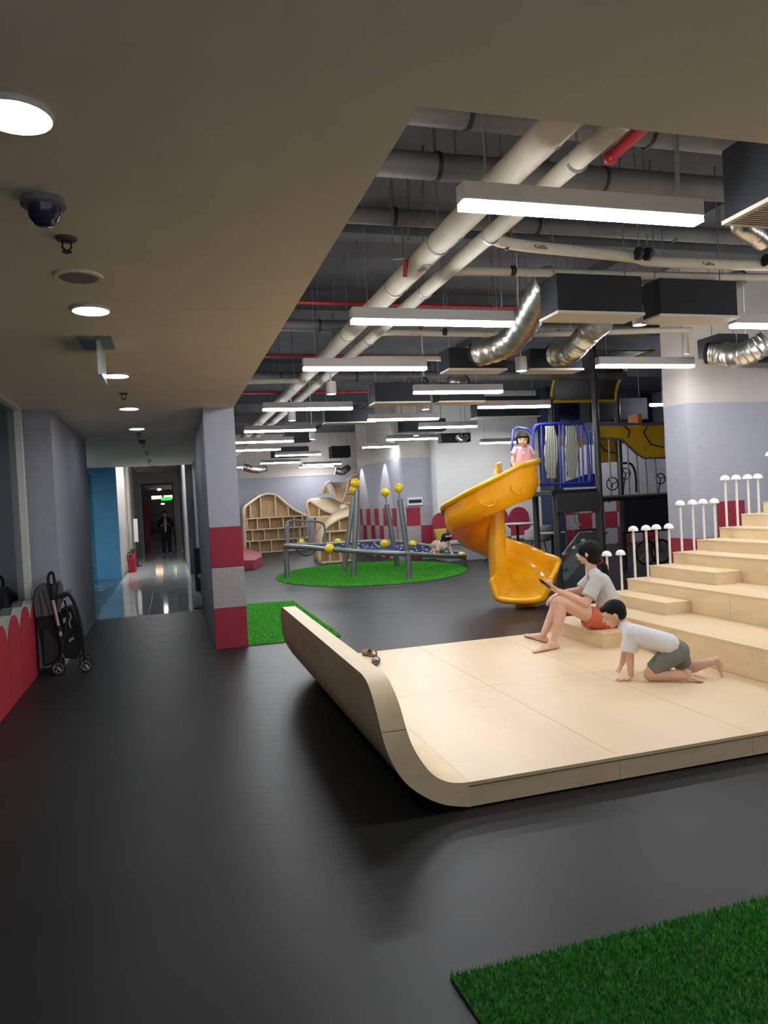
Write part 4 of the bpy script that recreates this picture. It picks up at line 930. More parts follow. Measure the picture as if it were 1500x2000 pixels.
# thin rods hanging in the open ceiling
rodl = ['thin rod above the left foil duct', 'thin rod just left of the first black duct box', 'faint thin rod left of the second linear light', 'short thin rod left of the thick pipe, upper', 'thin rod by the small clamp left of the thick pipe', 'thin rod nearest the lowered ceiling edge, highest', 'thin rod low beside the lowered ceiling edge', 'thicker pale rod behind the right end of the large lamp']
for (u, v0, v1, yy), rl in zip(((980, 545, 600, 6.2), (1010, 545, 620, 6.6), (700, 480, 560, 6.8), (766, 370, 430, 5.6), (798, 370, 470, 5.9), (828, 330, 440, 5.4), (655, 640, 690, 9), (1325, 262, 385, 3.9)), rodl):
    a = at(u, v0, y=yy)
    tag(MB().cyl(at(u, v1, y=yy), V((a.x, yy, ZS)), .007 if u != 1325 else .012, seg=6).build('hanging_rod', STEEL), rl, 'rod', 'thin ceiling hanging rods')

# ================================================================ LEFT SIDE: wave panels, stroller
seps = [4.76, 5.30, 5.84, 6.38, 6.92, 7.46, 8.0, 8.54]
tops = [.73, .73, .74, .74, .755, .765, .775]
names = ['red arched low wall panel fourth from the stroller, outside the frame edge', 'red arched low wall panel third out past the left frame edge', 'red arched wall panel mostly past the left frame edge', 'red arched wall panel cut by the left frame edge, low rounded top', 'red arched low wall panel standing before the dark glass, middle one', 'tall red arched wall panel before the glass, next to the narrow last one', 'narrow last red arched wall panel right behind the stroller']
for i in range(7):
    y0, y1 = seps[i]+.004, seps[i+1]-.004
    r = (y1-y0)/2; c = (y0+y1)/2; zt = tops[i]; ry = .27
    prof = [(y0, 0), (y1, 0)] + [(c+r*math.cos(q), zt-ry+ry*math.sin(q)) for q in [math.pi*k/18 for k in range(19)]]
    prof = [(min(a, 8.32), b) for a, b in prof]
    t = thing('wall_arch', names[i], 'wall panel', (-1.42, c, 0), 'red arched low wall panels')
    MB().prism([(-1.48, a, b) for a, b in prof], (.092, 0, 0)).build('core', WAVEE, t)
    MB().prism([(-1.388, a, b) for a, b in prof], (.008, 0, 0)).build('red_face', REDP, t, smooth=False)
# stroller
SYY = 8.12
def sp(u, v, dy=0): return at(u, v, y=SYY+dy)
t = thing('stroller', 'folded black and grey stroller leaning against the grey pilaster', 'stroller', (-1.1, 8.25, 0))
for k, dy in ((0, 0), (1, .32)):
    loop = smoothpts([sp(96, 1146, dy), sp(94, 1130, dy), sp(97, 1120, dy), (sp(103, 1119, dy)), sp(106, 1132, dy), sp(107, 1142, dy)], 4)
    MB().tube(loop, .014, 8).build('handle_side', STRB, t)
    MB().cyl(sp(103, 1172, dy), sp(114, 1222, dy), .017, seg=12).build('frame_tube', PALEM, t)
    MB().tube([sp(101, 1140, dy), sp(102, 1158, dy), sp(103, 1172, dy)], .02, 8).build('upper_joint', STRB, t); MB().tube([sp(114, 1222, dy), sp(117, 1232, dy)], .022, 8).build('lower_joint', STRB, t)
    MB().cyl(sp(117, 1233, dy), sp(118.5, 1242, dy), .018, seg=12).build('frame_clip', PALEM, t)
    MB().tube(smoothpts([sp(118, 1242, dy), sp(121, 1262, dy), sp(119, 1280, dy), sp(114, 1303, dy)], 4), .016, 8).build('rear_leg', STRB, t)
    MB().tube(smoothpts([sp(110, 1168, dy), sp(131, 1160, dy), sp(146, 1180, dy), sp(158, 1222, dy), sp(163, 1262, dy), sp(166, 1282, dy), sp(168, 1299, dy)], 4), .017, 8).build('front_leg', STRB, t)
    MB().tube([sp(126, 1172, dy), sp(133, 1200, dy), sp(128, 1225, dy), sp(122, 1258, dy)], .011, 8).build('cross_brace', STRB, t)
    for (u, v, rr) in ((114, 1303, .066), (168, 1299, .064)):
        for q in (-.022, .022):
            c = sp(u, v, dy+q); c.z = max(c.z, rr+.002); c.z = rr+.004
            wl = MB().lathe([(rr*.74, -.010), (rr, -.010), (rr+.002, 0), (rr, .010), (rr*.74, .010)], c, 26, (0, 1, 0)).build('wheel', STRB, t)
            MB().lathe([(rr*.64, -.0115), (rr*.80, -.0115), (rr*.80, .0115), (rr*.64, .0115), (rr*.64, -.0115)], c, 26, (0, 1, 0)).build('rim', CHROME, wl)
            mb = MB()
            for s in range(5):
                a = s*1.2566+.3; mb.cyl(c, c+V((rr*.7*math.cos(a), 0, rr*.7*math.sin(a))), .0055, seg=6)
            mb.ball(c, .013, 8); mb.build('spokes', CHROME, wl)
MB().cyl(sp(100, 1119, 0), sp(100, 1119, .32), .016, seg=10).build('handle_bar', STRB, t)
MB().cyl(sp(166, 1290, 0), sp(166, 1290, .32), .008, seg=8).build('axle', STRB, t)
MB().cyl(sp(115, 1300, 0), sp(115, 1300, .32), .008, seg=8).build('axle', STRB, t)
def slab(pts, d0, d1, name, m, **k):
    MB().prism([sp(u, v, d0) for u, v in pts], (0, d1-d0, 0)).build(name, m, t, **k)
can = MB(); rows = []
for k in range(7):
    q = k/6; dy = .02+.28*q; b = .5-.5*math.cos(math.pi*2*q) if False else math.sin(math.pi*q)
    rows.append([sp(u-(b*2), v-b*6*w_, dy) for u, v, w_ in ((70, 1206, .1), (66, 1180, .4), (69, 1157, .8), (80, 1147, 1), (92, 1144, 1), (100, 1152, 1), (104, 1175, .5), (110, 1199, .1))])
can.grid(rows).build('canopy', STRG, t, solid=.006)
slab([(70, 1206), (67, 1180), (69, 1158), (80, 1148), (92, 1145), (100, 1153), (105, 1176), (110, 1200)], .015, .022, 'canopy_side', STRG)
for a_, b_ in (((84, 1152), (97, 1200)), ((93, 1150), (106, 1196)), ((76, 1160), (84, 1203))): MB().cyl(sp(*a_, .010), sp(*b_, .010), .003, seg=6).build('canopy_rib', STRB, t)
slab([(70, 1207), (110, 1200), (116, 1235), (122, 1262), (118, 1285), (100, 1298), (84, 1303), (80, 1260)], .03, .29, 'seat_back', STRB, bevel=.01)
slab([(83, 1226), (100, 1238), (116, 1262), (112, 1284), (100, 1296), (86, 1300)], .012, .03, 'rear_flap', mat('charcoal_fabric', (.028, .028, .028), .9), bevel=.003)
slab([(106, 1142), (112, 1134), (117, 1140), (121, 1150), (120, 1175), (112, 1196), (106, 1180)], .05, .2, 'hood_fold', STRG, bevel=.01)
slab([(113, 1136), (119, 1134), (121, 1142), (116, 1180), (112, 1186)], .02, .05, 'hood_fold', STRG, bevel=.004)
slab([(121, 1160), (129, 1153), (136, 1157), (130, 1166), (123, 1170)], .02, .26, 'bumper_pad', STRG, bevel=.008)
slab([(118, 1190), (140, 1185), (156, 1225), (160, 1264), (150, 1288), (126, 1286), (118, 1250)], .04, .27, 'basket', STRB, bevel=.01)
slab([(134, 1250), (143, 1244), (144, 1248), (135, 1255)], .03, .04, 'tag', PALEM)
slab([(123, 1208), (128, 1206), (129, 1216), (124, 1217)], .02, .04, 'buckle', METW)
MB().tube([sp(136, 1196, .02), sp(139, 1204, .02), sp(135, 1216, .02), sp(138, 1226, .02)], .004, 6).build('strap', METW, t)
MB().cyl(sp(140, 1182, .01), sp(148, 1200, .01), .006, seg=6).build('frame_highlight', CHROME, t)

# ================================================================ CORRIDOR THINGS
def extinguisher(x, y, label):
    t = thing('fire_extinguisher', label, 'fire extinguisher', (x, y, 0), 'red fire extinguishers')
    MB().lathe([(.001, 0), (.07, 0), (.075, .02), (.075, .42), (.05, .48), (.02, .5), (.001, .5)], (x, y, .0), 18).build('cylinder', SPIPE, t)
    MB().cyl((x, y, .5), (x, y, .56), .02).cyl((x-.02, y, .56), (x+.09, y, .58), .012).cyl((x-.02, y, .59), (x+.09, y, .62), .01).build('valve', BLACK, t)
    MB().tube(smoothpts([(x, y-.02, .53), (x-.08, y-.04, .5), (x-.1, y-.04, .35), (x-.08, y-.03, .2)], 4), .012, 8).build('hose', BLACK, t)
extinguisher(-1.10, 21.9, 'red fire extinguisher at the corridor wall, rear one above the red box'); extinguisher(-1.03, 21.5, 'red fire extinguisher at the corridor wall, front one')
tag(MB().box(-1.16, -.98, 21.25, 21.42, 0, .38).build('extinguisher_box', SPIPE, bevel=.01), 'low red box standing before the fire extinguishers', 'box')
t = thing('wooden_stand', 'small light wooden stand with dark feet against the corridor right wall', 'stand', (.45, 12.5, 0))
MB().box(.43, .60, 12.3, 12.34, .08, .52).build('panel', PLY, t, smooth=False); MB().box(.40, .60, 12.27, 12.6, .50, .54).build('top', PLYL, t, smooth=False); MB().box(.44, .47, 12.26, 12.6, .0, .1).build('leg', BLACK, t, smooth=False); MB().box(.30, .44, 12.28, 12.33, 0, .025).build('foot', BLACK, t, smooth=False, bevel=.004)
tag(MB().cyl((.52, 15.2, 0), (.52, 15.2, .85), .10, .09, 18).build('waste_bin', mat('bin_grey', (.03, .035, .04), .4)), 'dark tall cylindrical bin by the corridor right wall', 'bin')
t = thing('barrier_post', 'dark slim stand with pale papers on the corridor left side', 'stand', (-1.0, 23.5, 0))
MB().cyl((-1.0, 23.5, 0), (-1.0, 23.5, 1.55), .02).build('pole', BLACK, t); MB().box(-1.06, -.94, 23.45, 23.48, .75, 1.45).build('leaflet', WWHITE, t, smooth=False); MB().cyl((-1.0, 23.5, 0), (-1.0, 23.5, .03), .12).build('base', BLACK, t)
c = at(196, 1156, z=0.0); tag(MB().prism([c+V((-.06, -.1, .001)), c+V((.06, -.05, .001)), c+V((.12, .2, .001)), c+V((.0, .25, .001))], (0, 0, .02)).build('paper_scrap', METW, smooth=False), 'small pale scrap lying on the teal floor by the glass', 'paper')
# far hall lamps and sign
for u0, u1, v, lb in ((296, 316, 972, 'warm glowing strip light in the far hall, left piece'), (320, 342, 971, 'warm glowing strip light in the far hall, right piece')):
    a = at(u0, v, y=56); b = at(u1, v, y=56); tag(MB().box(a.x, b.x, 56, 56.1, a.z-.12, a.z+.12).build('strip_light', WARMG, smooth=False), lb, 'lamp')
c = at(325, 974, y=54); t = thing('exit_sign', 'small green lit exit sign in the far dark hall', 'sign', c)
MB().box(c.x-.35, c.x+.35, 54, 54.06, c.z-.12, c.z+.12).build('panel', GREENG, t, smooth=False); MB().cyl((c.x, 54.03, c.z+.12), (c.x, 54.03, 3.3), .01).build('stem', BLACK, t)
for u, v, lb in ((318, 984, 'tiny round white lamp in the far hall'), (311, 956, 'small cold lamp just inside the far doorway, at the top')):
    c = at(u, v, y=40 if v > 960 else 33); tag(MB().ball(c, (.09, .05, .04), 10).build('far_lamp', GLOWS), lb, 'lamp')
for x, y, z, l, lb in ((-.4, 20.3, 3.15, .9, 'added hidden light behind the corridor header, nearer'), (-.4, 22.2, 3.15, .9, 'added hidden light behind the corridor header, further')):  # lamps added out of sight to brighten the far corridor
    t = thing('added_corridor_light', lb, 'ceiling light', (x, y, z)); MB().box(x-.45, x+.45, y-.04, y+.04, z, z+.1).build('housing', LHOUS, t, smooth=False); MB().box(x-.44, x+.44, y-.035, y+.035, z-.012, z).build('diffuser', CORG, t, smooth=False)
t = thing('added_room_light', 'added unseen light inside the side room beyond the glass', 'ceiling light', (-2.6, 15, 2.7)); MB().box(-3.0, -2.2, 13.9, 15.9, 2.70, 2.77).build('housing', LHOUS, t, smooth=False); MB().box(-2.98, -2.22, 13.93, 15.87, 2.69, 2.70).build('diffuser', SIDEG, t, smooth=False)  # unseen lamp added to light the blue wall and tile floor
t = thing('added_room_light', 'added unseen light inside the dark glass room at the left', 'ceiling light', (-3.9, 6, 2.7)); MB().box(-4.0, -3.8, 7.0, 7.6, 2.70, 2.77).build('housing', LHOUS, t, smooth=False); MB().box(-3.98, -3.82, 7.02, 7.58, 2.69, 2.70).build('diffuser', GLOWDIM, t, smooth=False)  # unseen lamp added so the left glass is less dark
# things behind the tower
t = thing('parked_bicycle', 'dark small bicycle parked behind the tower, seen between posts', 'bicycle', (8.9, 13.0, 0))
for u, v, r in ((1262, 1090, .24), (1292, 1092, .24)):
    c = at(u, v, y=12.95); c.z = r+.01
    t2 = MB().tube([c+V((r*math.cos(a), 0, r*math.sin(a))) for a in [2*math.pi*i/24 for i in range(24)]], .022, 6, closed=True).build('wheel', BLACK, t)
    mb = MB()
    for s in range(8): a = s*math.pi/4; mb.cyl(c, c+V((r*math.cos(a), 0, r*math.sin(a))), .005, seg=5)
    mb.build('spokes', STEEL, t2)
a = at(1262, 1090, y=12.95); a.z = .25; b = at(1292, 1092, y=12.95); b.z = .25
MB().tube([a, V((a.x+.05, 12.95, .55)), V((b.x-.05, 12.95, .58)), b], .015, 8).cyl((a.x+.12, 12.95, .25), (a.x+.05, 12.95, .72), .013).build('frame', SPIPE, t)
MB().tube([(b.x-.05, 12.95, .58), (b.x-.1, 12.95, .75), (b.x-.1, 12.8, .8)], .013, 8).build('handlebar', BLACK, t)

# ================================================================ PEOPLE
def basis(f, up):
    f = V(f).normalized(); up = V(up); up = (up-f*up.dot(f)).normalized(); s = f.cross(up); return s, f, up
def head(mb, c, R, f, up, child=False):
    s, f, up = basis(f, up); M = Matrix((s, f, up)).transposed(); ch = 1.06 if child else 1.0
    mb.ball(c+up*.14*R, (.78*R*ch, .90*R, .86*R), 20, M)
    mb.ball(c-up*.32*R+f*.22*R, (.60*R*ch, .66*R, .60*R), 18, M)
    mb.ball(c-up*.78*R+f*.55*R, .19*R, 10)
    mb.cap(c+f*.84*R-up*.02*R, c+f*(.98 if child else 1.04)*R-up*.24*R, .07*R, .12*R, 8)
    for q in (-1, 1):
        mb.ball(c+s*q*.80*R*ch-up*.14*R-f*.06*R, (.09*R, .16*R, .25*R), 10, M)
        mb.ball(c+s*q*.33*R+f*.62*R-up*.36*R, .26*R*ch, 10)
        mb.ball(c+s*q*.3*R+f*.76*R+up*.2*R, (.22*R, .09*R, .07*R), 8, M)
    mb.ball(c+f*.86*R-up*.55*R, (.22*R, .09*R, .09*R), 8, M)
    return s, f, up, M
def facebits(t, c, R, f, up, mouth=LIPS, brow=True):
    s, f, up = basis(f, up); M = Matrix((s, f, up)).transposed()
    for q in (-1, 1):
        e = c+f*.79*R+s*q*.33*R+up*.02*R
        ey = MB().ball(e, (.13*R, .07*R, .075*R), 10, M).build('eye', EYEW, t); MB().ball(e+f*.045*R, (.065*R, .04*R, .068*R), 8, M).build('iris', EYEB, ey)
        if brow: MB().cap(e+up*.2*R-s*.14*R+f*.02*R, e+up*.2*R+s*.14*R+f*.02*R, .028*R, .028*R, 6).build('eyebrow', HAIR, t)
    MB().ball(c+f*.92*R-up*.54*R, (.20*R, .05*R, .055*R), 10, M).build('lips', mouth, t)
def hand(mb, w, d, nrm, L, curls, ts, rad=.0085, spread=.12, tcurl=.4):
    d = V(d).normalized(); nrm = V(nrm); nrm = (nrm-d*nrm.dot(d)).normalized(); tt = d.cross(nrm)*ts
    w = V(w); ends = []
    for i in range(4):
        b = w+d*.48*L+tt*(.165-.11*i)*L; mb.cap(w+d*.05*L+tt*(.10-.065*i)*L, b, rad*1.5, rad*1.25, 8)
        a = 0; p = b; lf = (.95, 1.05, .98, .78)[i]; dd0 = (d+tt*spread*(1.5-i)).normalized()
        for k, sl in enumerate((.25, .16, .12)):
            a += curls[i][k] if hasattr(curls[i], '__len__') else curls[i]
            q = p+(dd0*math.cos(a)+nrm*math.sin(a))*sl*L*lf; mb.cap(p, q, rad*(1-.1*k), rad*(.92-.1*k), 8); p = q
        ends.append(p)
    b = w+d*.14*L+tt*.17*L; q = b+(tt*.55+d*.75+nrm*tcurl).normalized()*.24*L; r = q+(tt*.1+d*.9+nrm*tcurl*1.2).normalized()*.18*L
    mb.cap(w+d*.05*L+tt*.05*L, b, rad*1.7, rad*1.35, 8); mb.cap(b, q, rad*1.25, rad*1.1, 8); mb.cap(q, r, rad*1.05, rad*.9, 8)
    return ends
def foot(mb, heel, toe, side, L, w=.038, up=V((0, 0, 1))):
    heel = V(heel); toe = V(toe); d = (toe-heel).normalized(); s = d.cross(up).normalized(); Ln = (toe-heel).length
    mb.cap(heel+up*.0, heel.lerp(toe, .55)+up*.0, w*.75, w*.7, 12)
    mb.cap(heel.lerp(toe, .12)+up*w*.7, heel.lerp(toe, .62), w*.8, w*.5, 12)
    for i in range(5):
        a = heel.lerp(toe, .60)+s*(-.5+.25*i)*w*1.5; ln = (.38, .40, .36, .32, .26)[i if side > 0 else 4-i]
        mb.cap(heel.lerp(toe, .45)+s*(-.5+.25*i)*w*.9, a, w*.5, w*.40, 8); mb.cap(a, a+d*ln*Ln-up*w*.25, w*.34, (w*.30 if (i == 0) == (side > 0) else w*.23), 8)
# ---- woman
def W(u, v, dy=0): return at(u, v, y=6.2+dy)
t = thing('person', 'person in grey t-shirt and coral shorts sitting on the step holding a phone', 'person', (3.8, 6.2, 0.28))
b = MB()
hc = W(1150, 1080); hf = V((-.66, .75, .02)); hu = V((.12, 0, 1))
head(b, hc, .112, hf, hu)
b.cap(W(1150, 1092), W(1157, 1116), .046, .052)                       # neck
for dy in (-.085, 0, .085):
    b.cap(W(1187, 1212, dy), W(1184, 1180, dy), .085, .075); b.cap(W(1184, 1180, dy), W(1170, 1132, dy), .075, .075)
nk = W(1096, 1176, -.10); na = at(1083, 1259, y=6.08); na.z = PZ+.085
b.cap(W(1180, 1213, -.10), nk, .092, .060); b.cap(nk, nk.lerp(na, .35)+V((.012, 0, 0)), .055, .055); b.cap(nk.lerp(na, .35)+V((.012, 0, 0)), na, .055, .032)
foot(b, na+V((.025, .0, -.055)), at(1040, 1271, z=PZ+.02), 1, .24)
fk = at(1090, 1168, y=6.42); fa = at(1061, 1240, z=PZ+.08); 
b.cap(W(1180, 1213, .10), fk, .080, .054); b.cap(fk, fk.lerp(fa, .35)+V((.012, 0, 0)), .053, .051); b.cap(fk.lerp(fa, .35)+V((.012, 0, 0)), fa, .051, .031)
foot(b, fa+V((.025, .0, -.05)), at(1024, 1238, z=PZ+.02), -1, .24)
# near arm holding phone
ns = W(1168, 1130, -.15); ne = W(1144, 1178, -.16); nw = W(1090, 1154, -.10)
b.cap(ns, ne, .052, .043); b.cap(ne, ne.lerp(nw, .4), .043, .040); b.cap(ne.lerp(nw, .4), nw, .040, .025)
pd = (W(1067, 1142, -.06)-nw)
hand(b, nw, pd, V((-.1, .6, .75)), .165, (.55, .6, .65, .7), 1, .0085, .06, .9)
fs = W(1156, 1128, .15); fe = W(1132, 1154, .18); fw_ = W(1089, 1160, .06)
b.cap(fs, fe, .050, .042); b.cap(fe, fe.lerp(fw_, .4), .042, .039); b.cap(fe.lerp(fw_, .4), fw_, .039, .025)
hand(b, fw_, W(1069, 1172, .04)-fw_, V((.1, -.2, -1)), .165, (.35, .4, .45, .5), -1, .0085, .10, .5)
b.build('body', SKIN, t, remesh=.0052, sm=3)
facebits(t, hc, .112, hf, hu)
s_, f_, u_ = basis(hf, hu); M_ = Matrix((s_, f_, u_)).transposed(); R = .112
h = MB(); h.ball(hc+u_*.20*R-f_*.16*R, (.90*R, .98*R, .93*R), 22, M_); h.ball(hc-f_*.35*R-u_*.22*R, (.80*R, .66*R, .72*R), 18, M_); h.ball(hc-f_*.55*R-u_*.55*R, (.5*R, .4*R, .45*R), 14, M_)
for q in (-1, 1): h.ball(hc+s_*q*.66*R+u_*.22*R+f_*.34*R, (.26*R, .44*R, .52*R), 12, M_)
h.ball(hc+f_*.66*R+u_*.58*R, (.55*R, .3*R, .25*R), 12, M_)
h.cap(W(1165, 1068, .03), W(1166, 1054, .04), .03, .008)
h.build('hair', HAIR, t, remesh=.006, sm=3)
h = MB(); h.cap(W(1168, 1094, .05), W(1180, 1106, .10), .028, .034); h.cap(W(1180, 1106, .10), W(1188, 1128, .13), .034, .018)
h.build('ponytail', HAIR, t, remesh=.006, sm=3)
MB().lathe([(.02, -.008), (.034, -.008), (.034, .008), (.02, .008)], W(1171, 1096, .05), 14, (1, .3, -.8)).build('hair_tie', mat('maroon_band', (.25, .03, .06), .6), t)
sh = MB()
for dy in (-.09, 0, .09):
    sh.cap(W(1187, 1199, dy), W(1186, 1170, dy), .105, .110); sh.cap(W(1186, 1170, dy), W(1174, 1138, dy), .110, .095); sh.cap(W(1174, 1136, dy), W(1163, 1124, dy*.8), .085, .058)
sh.cap(W(1162, 1122, -.08), W(1167, 1130, -.15), .062, .07); sh.cap(W(1178, 1138, -.06), W(1170, 1136, -.14), .07, .06); sh.cyl(W(1167, 1131, -.15), W(1149, 1167, -.16), .066, .072, 20)
sh.cap(W(1156, 1122, .08), W(1156, 1128, .15), .05, .056); sh.cyl(W(1156, 1129, .15), W(1136, 1150, .175), .064, .066, 20)
sh.build('t_shirt', TEEG, t, remesh=.008, sm=3)
so = MB()
for q in (-1, 1):
    so.cap(W(1187, 1212, q*.08), W(1184, 1206, q*.08), .106, .106); so.cyl(W(1184, 1211, q*.09), W(1146, 1204, q*.105), .110, .103, 20)
so.build('shorts', SHOR, t, remesh=.008, sm=6)
c = W(1064, 1140, -.07); ax = (W(1073, 1146, -.06)-W(1057, 1135, -.06)); 
ph = thing('mobile_phone', 'black mobile phone held in the hand of the seated person', 'phone', c)
MB().obox(c, (.135, .068, .009), ax, (.1, .85, .5)).build('case', BLACK, ph, bevel=.003, smooth=False)
zz = V(ax).normalized(); ay = V((.1, .85, .5)); ay = (ay-zz*ay.dot(zz)).normalized(); az = zz.cross(ay)
MB().obox(c-az*.005 if az.z < 0 else c+az*.005, (.125, .060, .001), ax, (.1, .85, .5)).build('screen', mat('phone_screen', (.015, .015, .02), .1), ph, smooth=False)
# ---- boy
K0 = .7*3.25+4.84
def Bp(u, v, k=.09): return at(u, v, pl=(.7, 1, K0+k*1.22))
t = thing('person', 'young child in white t-shirt and grey shorts crawling on the platform', 'person', (3.5, 4.8, PZ))
b = MB()
hc = Bp(1199, 1199, .10); hf = V((-.80, .50, -.42)); hu = V((-.40, .28, .85))
head(b, hc, .098, hf, hu, True)
b.cap(Bp(1210, 1212, .1), Bp(1228, 1226, .1), .038, .045)
for k in (.03, .16):
    b.cap(Bp(1236, 1238, k), Bp(1280, 1250, k), .062, .062); b.cap(Bp(1280, 1250, k), Bp(1322, 1268, k), .062, .075)
a0 = Bp(1229, 1240, .0); a1 = Bp(1230, 1284, -.01); a2 = Bp(1232, 1320, 0); a2.z = PZ+.035
b.cap(a0, a1, .037, .031); b.cap(a1, a2, .031, .022)
hand(b, a2-V((0, 0, .012)), V((-.95, .25, -.12)), V((0, 0, -1)), .115, (.02, .05, .05, .08), 1, .0065, .16, .15)
c0 = Bp(1232, 1240, .20); c1 = Bp(1221, 1274, .24); c2 = Bp(1215, 1296, .26)
b.cap(c0, c1, .036, .030); b.cap(c1, c2, .030, .021)
hand(b, c2, V((-.5, .1, -.85)), V((-.8, .1, .2)), .115, (.10, .15, .15, .2), 1, .0062, .22, -.2)
n0 = Bp(1318, 1270, .03); n1 = at(1270, 1314, pl=(.7, 1, K0-.02)); n1.z = PZ+.058; n2 = at(1342, 1322, pl=(.7, 1, K0-.01)); n2.z = PZ+.042
b.cap(n0, n1, .072, .050); b.cap(n1+V((0, 0, -.006)), n1.lerp(n2, .4), .050, .046); b.cap(n1.lerp(n2, .4), n2, .046, .030)
foot(b, n2+V((.005, -.0, -.002)), at(1374, 1334, pl=(.7, 1, K0-.01)), -1, .15, .026, V((-.45, 0, -1)))
b.ball(Bp(1343, 1315, -.01), .030, 12)
m0 = Bp(1322, 1270, .17); m1 = Bp(1334, 1308, .20); m2 = at(1392, 1292, pl=(.7, 1, K0+.22))
b.cap(m0, m1, .070, .050); b.cap(m1, m1.lerp(m2, .4), .048, .044); b.cap(m1.lerp(m2, .4), m2, .044, .028)
b.ball(at(1399, 1289, pl=(.7, 1, K0+.22)), .027, 12)
foot(b, at(1400, 1293, pl=(.7, 1, K0+.22)), at(1414, 1324, pl=(.7, 1, K0+.22)), 1, .15, .024, V((.9, -.6, .1)).normalized())
b.build('body', SKIN, t, remesh=.0045, sm=2)
facebits(t, hc, .098, hf, hu)
s_, f_, u_ = basis(hf, hu); M_ = Matrix((s_, f_, u_)).transposed(); R = .098
h = MB(); h.ball(hc+u_*.27*R-f_*.14*R, (.87*R, .95*R, .86*R), 22, M_); h.ball(hc-f_*.38*R-u_*.12*R, (.76*R, .60*R, .58*R), 16, M_); h.ball(hc+f_*.55*R+u_*.66*R, (.58*R, .34*R, .26*R), 12, M_)
h.build('hair', HAIR, t, remesh=.006, sm=3)
sh = MB()
for k in (.0, .1, .2):
    sh.cap(Bp(1238, 1238, k), Bp(1275, 1248, k), .078, .076); sh.cap(Bp(1275, 1248, k), Bp(1306, 1258, k), .076, .080)
    sh.cap(Bp(1220, 1226, k*.5+.05), Bp(1240, 1238, k), .050, .076)
sh.cap(Bp(1262, 1250, .1), Bp(1290, 1262, .1), .075, .075)
sh.cyl(Bp(1231, 1238, -.01), Bp(1229, 1273, -.02), .056, .062, 18); sh.ball(Bp(1231, 1238, -.01), .057, 12)
sh.cyl(Bp(1233, 1240, .21), Bp(1224, 1268, .24), .052, .056, 18)
sh.build('t_shirt', TEEW, t, remesh=.007, sm=3)
so = MB()
for k in (.03, .1, .17): so.cap(Bp(1312, 1264, k), Bp(1325, 1272, k), .080, .084)
so.cyl(Bp(1320, 1272, .02), Bp(1290, 1296, -.005), .086, .072, 18); so.cyl(Bp(1292, 1294, -.005), Bp(1274, 1309, -.01), .072, .060, 18); so.ball(Bp(1290, 1296, -.005), .072, 14); so.cyl(Bp(1324, 1272, .18), Bp(1334, 1301, .20), .080, .066, 18)
so.build('shorts', SHOG, t, remesh=.007, sm=8)
mb = MB(); 
for u, v, r in ((1278, 1290, .018), (1283, 1296, .012), (1276, 1298, .010)): mb.ball(Bp(u, v, -.055), (r, .006, r), 8)
mb.build('shorts_print', mat('green_print', (.06, .22, .08), .8), t)
# ---- toddler on the slide
def Gp(u, v, dy=0): return at(u, v, y=10.85+dy)
t = thing('person', 'toddler with bobbed black hair and pink t-shirt standing atop the yellow slide', 'person', (5.6, 10.85, 1.62))
b = MB(); hc = Gp(1021, 858); hf = V((-.46, -.87, -.12)); hu = V((0, -.05, 1)); R = .118
head(b, hc, R, hf, hu, True)
b.cap(Gp(1021, 866), Gp(1021, 875), .04, .05)
b.cap(Gp(1021, 884), Gp(1021, 908), .085, .095)
hx = Gp(1015, 908); 
for du, q in ((-1, -1), (1, 1)):
    s0 = Gp(1021+q*15, 876); e0 = Gp(1021+q*19, 893); w0 = Gp(1021+q*20, 903, -.06)
    b.cap(s0, e0, .036, .032); b.cap(e0, w0, .032, .024); hand(b, w0, V((0, -.5, -.85)), V((0, -.6, .5)), .095, (.3, .3, .3, .3), q, .007)
    k0 = V((hx.x+q*.07, 10.87, 1.88)); a0 = V((hx.x+q*.075, 10.87, 1.68))
    b.cap(V((hx.x+q*.06, 10.87, 2.03)), k0, .065, .05); b.cap(k0, a0, .05, .035); foot(b, a0+V((0, .02, -.03)), a0+V((-.03, -.11, -.045)), q, .14, .027)
b.build('body', SKIN, t, remesh=.006, sm=2); facebits(t, hc, R, hf, hu)
s_, f_, u_ = basis(hf, hu); M_ = Matrix((s_, f_, u_)).transposed()
h = MB(); h.ball(hc+u_*.22*R-f_*.12*R, (.90*R, .98*R, .86*R), 22, M_); h.ball(hc-f_*.32*R-u_*.25*R, (.86*R, .62*R, .65*R), 16, M_)
for q in (-1, 1): h.cap(hc+s_*q*.76*R+u_*.25*R+f_*.3*R, hc+s_*q*.78*R-u_*.55*R+f_*.22*R, .20*R, .13*R, 10)
h.cap(hc-s_*.5*R+f_*.74*R+u_*.40*R, hc+s_*.5*R+f_*.74*R+u_*.40*R, .19*R, .19*R, 10)
h.build('hair', HAIR, t, remesh=.007, sm=2)
sh = MB(); 
for q in (-1, 0, 1): sh.cap(Gp(1021+q*5, 881), Gp(1021+q*7, 903), .085, .10)
sh.cap(Gp(1008, 878), Gp(1034, 878), .055, .055)
for q in (-1, 1): sh.cyl(Gp(1021+q*12, 875), Gp(1021+q*19, 889), .05, .052, 16)
sh.build('t_shirt', PINK, t, remesh=.008, sm=3)
MB().ball(Gp(1022, 886, -.115), (.035, .008, .03), 12).build('shirt_print', WWHITE, t)
so = MB(); so.cap(V((hx.x-.05, 10.87, 2.03)), V((hx.x+.06, 10.87, 2.03)), .085, .085)
for q in (-1, 1): so.cyl(V((hx.x+q*.06, 10.87, 2.02)), V((hx.x+q*.07, 10.87, 1.9)), .075, .07, 16)
so.build('shorts', mat('maroon_shorts', (.2, .05, .07), .8), t, remesh=.008, sm=2)
